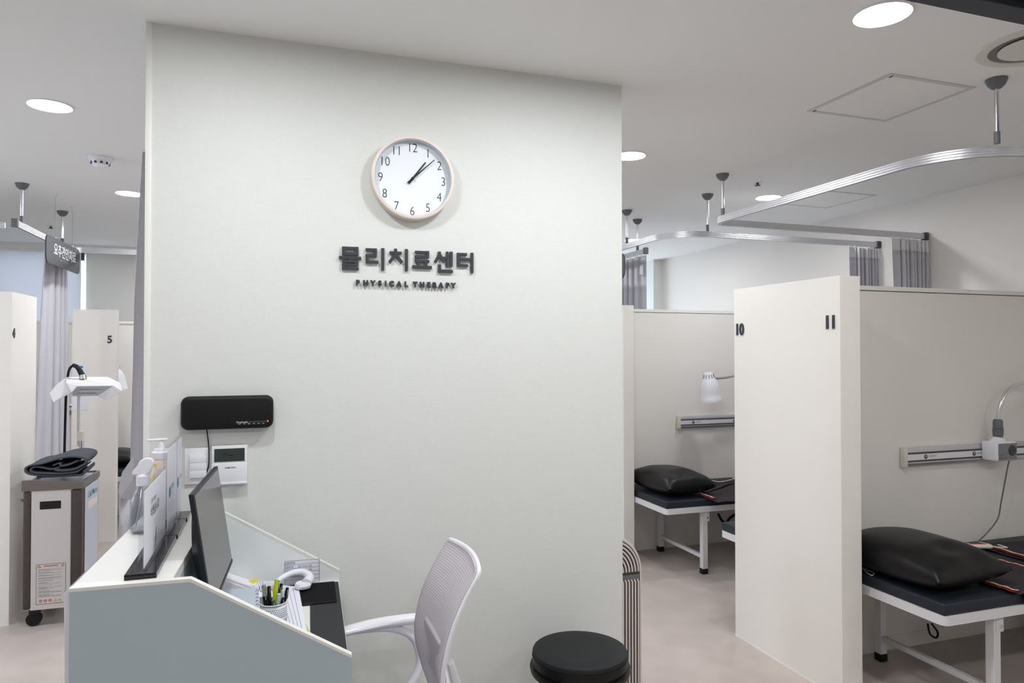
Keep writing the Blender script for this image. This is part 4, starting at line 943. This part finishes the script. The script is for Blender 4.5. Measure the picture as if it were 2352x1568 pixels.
# heating mats
def heat_mat(lbl, quads, ribbons, drape=None):
    O = Vector((quads[0][0].x, quads[0][0].y, ZM)); t = thing('heating_mat', lbl, 'heating mat', O)
    for kq, q in enumerate(quads):
        a, b, c_, d = (Vector((p.x, p.y, 0)) for p in q)
        def surf(u, v):
            p = a.lerp(b, u).lerp(d.lerp(c_, u), v)
            return Vector((p.x, p.y, ZM+0.004+0.006*kq+0.004*(1+math.sin(9*u+5*v)*math.cos(7*v-3*u))))-O
        MB().grid(surf, 24, 20).build('cloth_layer', 'mat_fabric', t, solid=0.004, off=1)
    for (p0, p1, w) in ribbons:
        d2 = (p1-p0); d2.z = 0; nn = Vector((-d2.y, d2.x, 0)).normalized()
        def sf(s, q, ww=w, e=0.0): return p0.lerp(p1, s)+nn*ww*(q-0.5+0.12*math.sin(13*s))+Vector((0, 0, e+0.0015*math.sin(20*s)))-O
        r = MB().grid(lambda s, q: sf(s, q), 20, 3).build('red_edge', 'red_cloth', t, solid=0.004, off=1)
        MB().grid(lambda s, q: sf(s, q, w*0.5, 0.005), 20, 3).build('cream_ribbon', 'patterned', r, solid=0.0015, off=1)
    if drape:
        p0, p1 = drape
        def dr(u, v):
            p = p0.lerp(p1, u); k = v*1.7; a = min(k, 1)*PI/2
            return Vector((p.x, p.y-0.020*math.sin(a)-0.002, ZM+0.010-0.018*(1-math.cos(a))-max(0, k-1)*0.05))-O
        MB().grid(dr, 12, 12).build('draped_edge', 'mat_fabric', t, solid=0.004, off=1)
    return t
z1 = ZM+0.016
heat_mat('dark heating mat with red and cream edges on the nearest bed',
    [[P(2232, 1247, z=z1), P(2430, 1302, z=z1), P(2400, 1245, z=z1), P(2330, 1238, z=z1)], [P(2175, 1304, z=z1), P(2343, 1361, z=z1), Vector((3.35, 2.075, 0)), P(2240, 1274, z=z1)],
     [P(2160, 1258, z=z1), P(2225, 1264, z=z1), P(2240, 1250, z=z1), P(2182, 1251, z=z1)]],
    [(P(2248, 1246, z=z1), P(2400, 1292, z=z1), 0.030), (P(2292, 1286, z=z1), P(2400, 1313, z=z1), 0.020), (P(2246, 1330, z=z1), P(2338, 1358, z=z1), 0.026)],
    drape=(Vector((2.905, 2.085, 0)), Vector((3.35, 2.085, 0))))
heat_mat('dark heating mat with red edge on the bed right of the sign wall',
    [[P(1604, 1134, z=z1), P(1650, 1149, z=z1), P(1760, 1140, z=z1), P(1712, 1101, z=z1)], [P(1606, 1127, z=z1), P(1620, 1130, z=z1), P(1690, 1104, z=z1), P(1622, 1106, z=z1)]],
    [(P(1606, 1133, z=z1), P(1642, 1145, z=z1), 0.026), (P(1678, 1098, z=z1), P(1720, 1106, z=z1), 0.03)])
# hand controllers with cable
hc = thing('hand_controller', 'white heating-mat hand controller on the nearest bed', 'controller', (3.25, 2.545, ZM+0.026), math.radians(-20))
MB().box((0, 0, 0.012), (0.150, 0.040, 0.020), None, 0.009, 4).build('housing', 'off_white_cap', hc)
MB().box((0.01, 0.0, 0.0222), (0.075, 0.016, 0.002)).build('red_print', 'red_ink', hc, smooth=False)
MB().tube([(0.075, 0, 0.012), (0.11, -0.005, 0.008), (0.145, -0.01, 0.008), (0.150, 0.015, 0.006), (0.140, 0.05, 0.006)], 0.0028, n=8, smooth=5).build('cable', 'off_white_cap', hc)
MB().tube([(-0.075, 0, 0.012), (-0.11, 0.01, 0.012), (-0.20, 0.05, 0.010)], 0.0028, n=8, smooth=5).build('cable', 'off_white_cap', hc)
LO = P(1990, 1312, z=ZM)
loop = MB().tube([P(a, b, z=ZM+0.004)-LO for a, b in ((1962, 1306), (1982, 1306), (1990, 1314), (2003, 1321), (2007, 1315), (1992, 1309), (1975, 1302), (1960, 1298))], 0.0025, n=8, smooth=6).build('cable', 'off_white_cap'); loop.location = LO
tag(loop, 'pale thin cable loop at the head of the nearest bed beside the pillow', 'cable')
c2 = MB().tube([P(1632, 1102, z=ZM+0.032), P(1650, 1106, z=ZM+0.032), P(1668, 1104, z=ZM+0.032), P(1690, 1098, z=ZM+0.032)], 0.0028, n=8, smooth=5).build('cable', 'off_white_cap')
tag(c2, 'pale cable lying on the far heating mat', 'cable')
c3 = MB().tube([P(2131, 1432, y=2.70), P(2136, 1455, y=2.70), P(2150, 1464, y=2.70), P(2154, 1452, y=2.70), P(2140, 1432, y=2.70)], 0.005, n=8, smooth=6).build('cable', 'rubber')
tag(c3, 'black cable loop hanging under the nearest bed', 'cable')
c4 = MB().tube([P(1650, 1180, y=4.66), P(1658, 1195, y=4.66), P(1668, 1200, y=4.66), P(1676, 1190, y=4.66), P(1690, 1180, y=4.66)], 0.010, n=8, smooth=6).build('cable', 'rubber')
tag(c4, 'black cable hanging under the second bed near the 10 and 11 panel', 'cable')
# ------------------------------------------------------------------ wall rails with swivel lamps
def lamp_rail(lbl, x0, x1, y, z, logos):
    t = thing('equipment_rail', lbl, 'rail', (x0, y, z)); L = x1-x0; h = 0.046
    MB().prism([(0.012, 0, -h), (0.012, -0.016, -h), (0.012, -0.022, -h+0.014), (0.012, -0.022, h-0.014), (0.012, -0.016, h), (0.012, 0, h)], (L-0.012, 0, 0)).build('profile', 'alu', t, smooth=False)
    MB().b2(0.012, L, -0.0235, -0.0222, 0.014, 0.023).b2(0.012, L, -0.0235, -0.0222, -0.026, -0.017).build('groove', 'bracket', t, smooth=False)
    s = MB().b2(0.012, L, -0.0240, -0.0222, -0.0165, 0.0135).build('label_strip', 'white_plastic', t, smooth=False)
    MB().b2(-0.010, 0.014, -0.027, 0, -h-0.004, h+0.004, bev=0.004).build('end_cap', 'off_white_cap', t)
    for lx in logos:
        MB().lathe([(0, 0.0242), (0.0115, 0.0242), (0.0115, 0.0250), (0, 0.0250)], c=(lx, 0, -0.0015), n=24, mtx=rotY).build('round_mark', 'bracket', s, smooth=False)
        MB().lathe([(0, 0.0251), (0.005, 0.0251), (0.005, 0.0254), (0, 0.0254)], c=(lx+0.001, 0, 0.001), n=16, mtx=rotY, sx=0.6).build('round_mark_center', 'white_plastic', s, smooth=False)
        text('AGRM', 0.0185, 'grey_ink', 'lettering', s, (lx+0.018, -0.0244, -0.006), FRONT)
    return t
lamp_rail('aluminium equipment rail on the partition behind the nearest bed', 3.018, 4.18, 2.758, 0.963, [0.135, 0.47])
lamp_rail('aluminium equipment rail under the white lamp behind the second bed', 2.94, 4.15, 4.731, 0.953, [0.125, 0.50])
def rail_lamp(lbl, bx_, by_, bz_, neck, shade_c, tilt, group='gooseneck lamps on the equipment rails'):
    t = thing('gooseneck_lamp', lbl, 'lamp', (bx_, by_, bz_)); O = Vector((bx_, by_, bz_))
    cbx = MB().b2(-0.062, 0.085, -0.040, 0.047, -0.050, 0.050, bev=0.010, seg=3).build('control_box', 'white_gloss', t)
    MB().lathe([(0.056, 0.048), (0.030, 0.072), (0.024, 0.074), (0, 0.074)], n=24, sy=0.6).build('neck_socket', 'white_gloss', cbx)
    MB().b2(-0.052, 0.079, -0.0425, -0.0402, -0.043, 0.043, bev=0.001).build('front_plate', 'panel_grey', cbx, smooth=False)
    MB().lathe([(0, 0), (0.028, 0), (0.025, 0.004), (0, 0.005)], c=(0.044, -0.0425, 0.006), n=28, mtx=rotY).build('dial_knob', 'dial_dark', cbx)
    MB().cyl((0.043, -0.046, -0.008), (0.043, -0.0485, -0.008), 0.0045, n=16).build('red_button', 'red_ink', cbx)
    text('Healing', 0.011, 'ink', 'lettering', cbx, (-0.048, -0.0427, -0.020), FRONT)
    text('Hydro Clinic', 0.0115, 'red_ink', 'lettering', cbx, (-0.048, -0.0427, -0.036), FRONT)
    text('medical', 0.0075, 'ink', 'lettering', cbx, (0.030, -0.0427, -0.035), FRONT)
    MB().lathe([(0.018, 0.070), (0.022, 0.074), (0.025, 0.090), (0.025, 0.106), (0.026, 0.108), (0.026, 0.112), (0.022, 0.113), (0.022, 0.117), (0.026, 0.118), (0.026, 0.122), (0.0225, 0.124), (0.0235, 0.150), (0.019, 0.164), (0.012, 0.166), (0, 0.166)], n=24).build('swivel_joint', 'steel_grey', t)
    MB().tube([Vector((0, 0, 0.160))]+[Vector(q)-O for q in neck], 0.0095, n=14, smooth=8).build('gooseneck', 'chrome', t)
    sc_ = Vector(shade_c)-O; R_ = Euler(tilt).to_matrix().to_4x4()
    sh = MB().lathe([(0.029, 0.108), (0.034, 0.104), (0.046, 0.062), (0.0475, 0.060), (0.060, 0.036), (0.068, 0.006), (0.073, -0.036), (0.076, -0.078), (0.0775, -0.080), (0.0785, -0.104), (0.0765, -0.104), (0.074, -0.078), (0.070, -0.036), (0.064, 0.006), (0.056, 0.032), (0.042, 0.058), (0.028, 0.098), (0.0, 0.100)], n=48, mtx=R_, c=sc_).build('lamp_shade', 'white_gloss', t)
    MB().lathe([(0, 0.1095), (0.029, 0.1095), (0.029, 0.106), (0, 0.104)], n=32, mtx=R_, c=sc_).build('shade_cap', 'white_plastic', sh)
    for k in range(12):
        a = 2*PI*k/12; d = Vector((math.cos(a), math.sin(a), 0)); p0 = d*0.0362+Vector((0, 0, 0.098)); p1 = d*0.0435+Vector((0, 0, 0.071))
        MB().tube([R_ @ p0+sc_, R_ @ p1+sc_], 0.0022, n=6).build('cooling_slot', 'ink', sh)
    MB().lathe([(0, -0.060), (0.035, -0.050), (0.048, -0.020), (0.020, 0.03), (0, 0.03)], n=28, mtx=R_, c=sc_).build('bulb', 'white_plastic', sh)
    return t
rail_lamp('chrome gooseneck lamp with grey control box at the right edge above the nearest bed', 3.600, 2.688, 0.978,
          [(3.603, 2.685, 1.18), (3.618, 2.68, 1.235), (3.66, 2.68, 1.29), (3.74, 2.68, 1.325), (3.85, 2.66, 1.335), (3.96, 2.60, 1.31), (4.02, 2.56, 1.262)], (4.035, 2.54, 1.145), (0, 0, 0))
rail_lamp('white bell-shaped lamp over the second bed, left of the 10 and 11 panel', 3.62, 4.661, 0.970,
          [(3.62, 4.655, 1.20), (3.60, 4.63, 1.30), (3.50, 4.58, 1.345), (3.38, 4.53, 1.325), (3.22, 4.50, 1.303), (3.115, 4.50, 1.298)], (3.073, 4.50, 1.232), (math.radians(3), math.radians(-9), 0))
L5 = rail_lamp('white bell-shaped lamp peeking out right of the number 5 panel', -1.62, 7.185, 1.0,
          [(-1.62, 7.17, 1.24), (-1.58, 7.05, 1.38), (-1.44, 6.82, 1.44), (-1.36, 6.78, 1.43), (-1.30, 6.74, 1.40)], (-1.285, 6.72, 1.272), (0, math.radians(-8), 0))
lamp_rail('equipment rail hidden behind the number 5 panel', -2.3, -1.45, 7.256, 0.985, [])
cab = MB().tube([P(2318, 1058, y=2.675), P(2313, 1080, y=2.675), P(2300, 1150, y=2.70), P(2292, 1190, y=2.71), P(2270, 1220, y=2.70), P(2243, 1247, y=2.69)], 0.0035, n=8, smooth=8).build('cable', 'steel_grey')
tag(cab, 'grey cable hanging from the control box down to the nearest bed', 'cable')
# ------------------------------------------------------------------ treatment machine at the left
MX0, MX1, MY0, MY1 = -1.292, -1.012, 4.447, 4.835
mc = thing('therapy_machine', 'taupe and white wheeled therapy cabinet at the left', 'medical machine', ((MX0+MX1)/2, (MY0+MY1)/2, 0))
w, d = (MX1-MX0)/2, (MY1-MY0)/2
MB().b2(-w+0.006, w-0.006, -d+0.006, d-0.006, 0.100, 0.745).build('core', 'cab_white', mc, smooth=False)
for xa, xb in ((-w, -w+0.040), (w-0.054, w)):
    for ya, yb in ((-d, -d+0.05), (d-0.03, d)):
        MB().b2(xa, xb, ya, yb, 0.100, 0.742, bev=0.012, seg=3).build('corner_post', 'dark_wood', mc)
MB().b2(-w+0.041, w-0.055, -d-0.001, -d+0.008, 0.098, 0.742).build('front_panel', 'cab_white', mc, smooth=False)
MB().b2(w-0.004, w+0.003, -d+0.052, d-0.032, 0.104, 0.735, bev=0.001).build('side_panel', 'cab_side', mc, smooth=False)
MB().b2(w-0.002, w+0.0045, -d+0.048, -d+0.053, 0.104, 0.740).b2(w-0.002, w+0.0045, d-0.035, d-0.030, 0.104, 0.740).build('side_trim', 'chrome', mc, smooth=False)
rim = MB(); rim.prism([Vector((-w-0.005, -d-0.006, 0.742)), Vector((w+0.005, -d-0.006, 0.742)), Vector((w+0.005, -d-0.006, 0.778)), Vector((w-0.06, -d-0.006, 0.783)), Vector((0, -d-0.006, 0.795)), Vector((-w+0.06, -d-0.006, 0.802)), Vector((-w-0.005, -d-0.006, 0.802))], (0, 0.020, 0))
rim.b2(w-0.012, w+0.005, -d+0.014, d+0.006, 0.742, 0.778).b2(-w-0.005, -w+0.012, -d+0.014, d+0.006, 0.742, 0.780).b2(-w+0.012, w-0.012, d-0.012, d+0.006, 0.742, 0.780)
rim.build('top_rim', 'taupe', mc, smooth=False, bevel=0.002)
MB().b2(-w+0.012, w-0.012, -d+0.014, d-0.012, 0.744, 0.772).build('top_plate', 'glass_blue', mc, smooth=False)
MB().b2(-w+0.080, -w+0.180, -d-0.0030, -d-0.0008, 0.640, 0.683, bev=0.001).build('recess_handle', 'black', mc, smooth=False)
def mw(px, py): p = P(px, py, y=MY0-0.003); return (p.x-(MX0+MX1)/2, p.z)
lb = MB(); (xa, za), (xb, zb_) = mw(83, 1297), mw(150, 1382)
yq = -d-0.0026
for a in ((xa, xb, za-0.0012, za), (xa, xb, zb_, zb_+0.0012), (xa, xa+0.0012, zb_, za), (xb-0.0012, xb, zb_, za)): lb.b2(a[0], a[1], yq, yq+0.001, a[2], a[3])
lb.build('sticker_border', 'ink', mc, smooth=False)
MB().b2(xa+0.001, xb-0.001, -d-0.0018, -d-0.0012, zb_+0.001, za-0.001).build('sticker', 'cab_white', mc, smooth=False)
lb = MB(); rr_ = random.Random(4); zz = za-0.028
while zz > zb_+0.035:
    lb.b2(xa+0.010, xa+0.010+(xb-xa-0.02)*rr_.choice((0.95, 0.9, 0.6, 0.45, 0.35)), yq+0.0002, yq+0.001, zz, zz+0.0011); zz -= 0.0035 if rr_.random() > 0.25 else 0.008
lb.build('sticker_text', 'grey_ink', mc, smooth=False)
MB().b2(xa+0.035, xb-0.035, yq+0.0002, yq+0.001, za-0.013, za-0.009).build('sticker_title', 'red_ink', mc, smooth=False)
for cx_ in (xa+0.014, xb-0.014):
    MB().prism([Vector((cx_-0.009, yq, za-0.018)), Vector((cx_+0.009, yq, za-0.018)), Vector((cx_, yq, za-0.003))], (0, 0.001, 0)).build('warning_triangle', 'red_ink', mc, smooth=False)
    MB().prism([Vector((cx_-0.005, yq-0.0003, za-0.0158)), Vector((cx_+0.005, yq-0.0003, za-0.0158)), Vector((cx_, yq-0.0003, za-0.0075))], (0, 0.0005, 0)).build('triangle_center', 'cab_white', mc, smooth=False)
for k in range(3):
    MB().lathe([(0.005, 0), (0.0075, 0), (0.0075, 0.001), (0.005, 0.001), (0.005, 0)], c=(xa+0.022+0.022*k, yq+0.0012, zb_+0.017), n=20, mtx=rotY).build('ban_symbol', 'red_ink', mc, smooth=False)
    MB().box((xa+0.022+0.022*k, yq+0.0005, zb_+0.017), (0.012, 0.0006, 0.0016), (0, math.radians(45), 0)).build('ban_symbol_bar', 'red_ink', mc, smooth=False)
for k in range(2):
    cx_ = xa+0.092+0.022*k
    MB().prism([Vector((cx_-0.008, yq, zb_+0.010)), Vector((cx_+0.008, yq, zb_+0.010)), Vector((cx_, yq, zb_+0.024))], (0, 0.001, 0)).build('caution_triangle', 'orange_ink', mc, smooth=False)
text('Cell More', 0.052, 'teal_ink', 'side_lettering', mc, (w+0.0034, -0.075, 0.665), EAST, bold=0.001, sx=1.0)
MB().b2(w+0.003, w+0.0036, -0.07, 0.14, 0.600, 0.640).build('side_print', 'blush', mc, smooth=False)
for cx_ in (-w+0.045, w-0.045):
    for cy_ in (-d+0.05, d-0.05):
        cs = MB().cyl((cx_, cy_-0.016, 0.037), (cx_, cy_+0.016, 0.037), 0.0365, n=32).build('caster', 'rubber', mc)
        MB().b2(cx_-0.024, cx_+0.030, cy_-0.024, cy_+0.024, 0.058, 0.099, bev=0.014, seg=4).build('caster_fork', 'black', cs)
cw = MB().tube([(-w+0.002, -0.14, 0.69), (-w-0.024, -0.145, 0.69), (-w-0.026, -0.10, 0.675), (-w-0.02, 0.0, 0.60), (-w-0.022, 0.05, 0.45), (-w-0.004, 0.06, 0.42)], 0.004, n=8, smooth=6).build('side_cable', 'steel_grey', mc)
# folded blanket on the machine
BLS = 1.12
bl = thing('folded_blanket', 'folded charcoal blanket lying on the wheeled cabinet', 'blanket', (-1.155, 4.60, 0.803))
def ribbon(path, y0, y1, thick, name, wob=0.0, seed=0):
    path = spline([Vector((a, 0, b*BLS)) for a, b in path], 8); n = len(path)
    mb = MB()
    mb.grid(lambda u, v: Vector((path[round(u*(n-1))].x*(1-0.05*v), y0+(y1-y0)*v+0.010*math.sin(4*u+seed), path[round(u*(n-1))].z+wob*math.sin(9*v+6*u+seed)+0.008*v)), n, 12)
    return mb.build(name, 'blanket', bl, solid=thick, off=0, angle=80)
ribbon([(0.10, 0.008), (0.02, 0.006), (-0.06, 0.010), (-0.125, 0.022), (-0.143, 0.042), (-0.125, 0.060), (-0.06, 0.070), (0.02, 0.092), (0.09, 0.098), (0.140, 0.088), (0.150, 0.072), (0.135, 0.055), (0.09, 0.036), (0.03, 0.033), (0.0, 0.040)], -0.11, 0.17, 0.010, 'outer_fold', 0.0015, 0)
ribbon([(0.135, 0.026), (0.142, 0.018), (0.130, 0.006), (0.05, 0.003), (-0.09, 0.003)], -0.10, 0.165, 0.008, 'lower_fold', 0.001, 3)
ribbon([(0.02, 0.047), (-0.02, 0.038), (-0.07, 0.050), (-0.105, 0.053), (-0.118, 0.042), (-0.105, 0.030), (-0.05, 0.022), (0.03, 0.018), (0.10, 0.022), (0.125, 0.032)], -0.105, 0.165, 0.008, 'inner_fold', 0.001, 1)
ribbon([(-0.015, 0.056), (0.02, 0.068), (0.03, 0.055), (0.07, 0.060), (0.11, 0.076)], -0.100, 0.16, 0.008, 'inner_fold', 0.001, 2)
# ------------------------------------------------------------------ carbon lamp on a stand
cl = thing('heat_lamp', 'white winged heat lamp on a thin stand above the wheeled cabinet', 'lamp', (-1.175, 5.06, 0)); CO2 = Vector((-1.175, 5.06, 0))
Hc = P(196, 888, y=4.98); tiltM = Matrix.Translation(Hc-CO2) @ Matrix.Rotation(math.radians(-24), 4, 'X')
def hp_(px, py, y): return P(px, py, y=y)-CO2
TBL, TBR, TFL, TFR = hp_(153, 866, 5.10), hp_(247, 866, 5.10), hp_(153, 880, 4.93), hp_(264, 879, 4.93)
FIL, FIR, FLL, FRR = hp_(177, 887, 4.915), hp_(259, 886, 4.915), hp_(164, 901, 4.90), hp_(281, 898, 4.90)
LB, LT1, LT2 = hp_(131, 883, 5.09), hp_(114, 903, 5.06), hp_(123, 924, 4.95)
RB, RU, RL = hp_(276, 880, 5.05), hp_(243, 920, 4.93), hp_(224, 909, 4.98)
def panel(name, faces, m='white_gloss', parent=None, th=0.005):
    mb = MB()
    for f_ in faces: mb.bm.faces.new([mb.bm.verts.new(p) for p in f_])
    bmesh.ops.remove_doubles(mb.bm, verts=mb.bm.verts[:], dist=0.0005)
    return mb.build(name, m, parent or cl, smooth=False, solid=th, off=0, bevel=0.0015)
panel('top_plate', [(TBL, TBR, TFR, TFL)])
panel('front_lip', [(TFL, TFR, FIR, FIL), (TFL, FIL, FLL), (TFR, FRR, FIR)])
panel('left_wing', [(TBL, TFL, FLL, LT2), (TBL, LT2, LT1, LB)])
panel('right_wing', [(TBR, RB, TFR), (TFR, RB, FRR), (FIR, FRR, RU, RL)])
UBL, UBR = hp_(166, 909, 5.06), hp_(224, 908, 5.06)
panel('reflector', [(FIL, FIR, UBR, UBL)], 'pen_white')
panel('inner_side', [(FLL, FIL, UBL)], 'pen_white')
for f0 in (0.35, 0.72):
    a_, b_ = FIL.lerp(UBL, f0), FIR.lerp(UBR, f0); dn = Vector((0, -0.006, -0.008))
    MB().tube([a_.lerp(b_, 0.15)+dn, a_.lerp(b_, 0.80)+dn], 0.006, n=12).build('heating_tube', 'paper', cl)
sp_ = lambda u, v: TBL.lerp(TBR, u).lerp(TFL.lerp(TFR, u), v)+Vector((0, 0, 0.004))
panel('switch_plate', [(sp_(0.40, 0.2), sp_(0.62, 0.2), sp_(0.60, 0.8), sp_(0.38, 0.8))], 'off_white_cap', th=0.003)
jt = MB().tube([hp_(191, 872, 5.02), hp_(190, 862, 5.03)], [0.022, 0.018], n=16).build('neck_joint', 'chrome', cl)
MB().tube([P(190, 864, y=5.03)-CO2, P(183, 850, y=5.04)-CO2, P(176, 841, y=5.05)-CO2, P(168, 838, y=5.06)-CO2], [0.017, 0.015, 0.013, 0.011], n=12).build('bellows', 'rubber', cl)
MB().tube([P(170, 838, y=5.06)-CO2, P(161, 845, y=5.08)-CO2, P(156, 862, y=5.10)-CO2, P(152, 900, y=5.12)-CO2, P(150, 960, y=5.12)-CO2, P(148, 1040, y=5.12)-CO2, P(147, 1100, y=5.10)-CO2, (0.0, 0.02, 0.10)], 0.0075, n=10, smooth=6).build('power_cord', 'rubber', cl)
MB().cyl((0.012, 0.03, 0.05), (0.012, 0.03, 0.97), 0.013, n=18).build('stand_tube', 'chrome', cl)
MB().cyl((-0.005, 0.03, 0.90), (-0.005, 0.03, 1.22), 0.009, n=18).build('inner_tube', 'alu', cl)
MB().cyl((0.006, 0.03, 0.935), (0.006, 0.03, 0.995), 0.020, n=18).build('clamp', 'off_white_cap', cl)
MB().tube([(-0.005, 0.03, 1.21), (-0.002, 0.03, 1.24), hp_(180, 880, 5.07)], 0.011, n=12).build('head_bracket', 'chrome', cl)
for k in range(5):
    a = 2*PI*k/5; e = Vector((0.012+0.17*math.cos(a), 0.03+0.17*math.sin(a), 0.045))
    lg = MB().tube([(0.012, 0.03, 0.07), e], [0.015, 0.010], n=10).build('base_arm', 'white_plastic', cl)
    MB().cyl((e.x-0.01, e.y, 0.021), (e.x+0.01, e.y, 0.021), 0.0205, n=16).build('caster', 'rubber', lg)
# ------------------------------------------------------------------ paper notice on the number 5 panel
nt_ = thing('wall_notice', 'pale paper notice taped to the number 5 panel behind the heat lamp', 'notice', (P(187, 872, y=6.277).x, 6.279, 1.22))
MB().b2(-0.06, 0.045, -0.0015, 0, -0.18, 0.19).build('sheet', 'paper', nt_, smooth=False)
MB().b2(-0.055, 0.01, -0.0025, -0.0015, 0.15, 0.165).build('printed_heading', 'teal_ink', nt_, smooth=False)
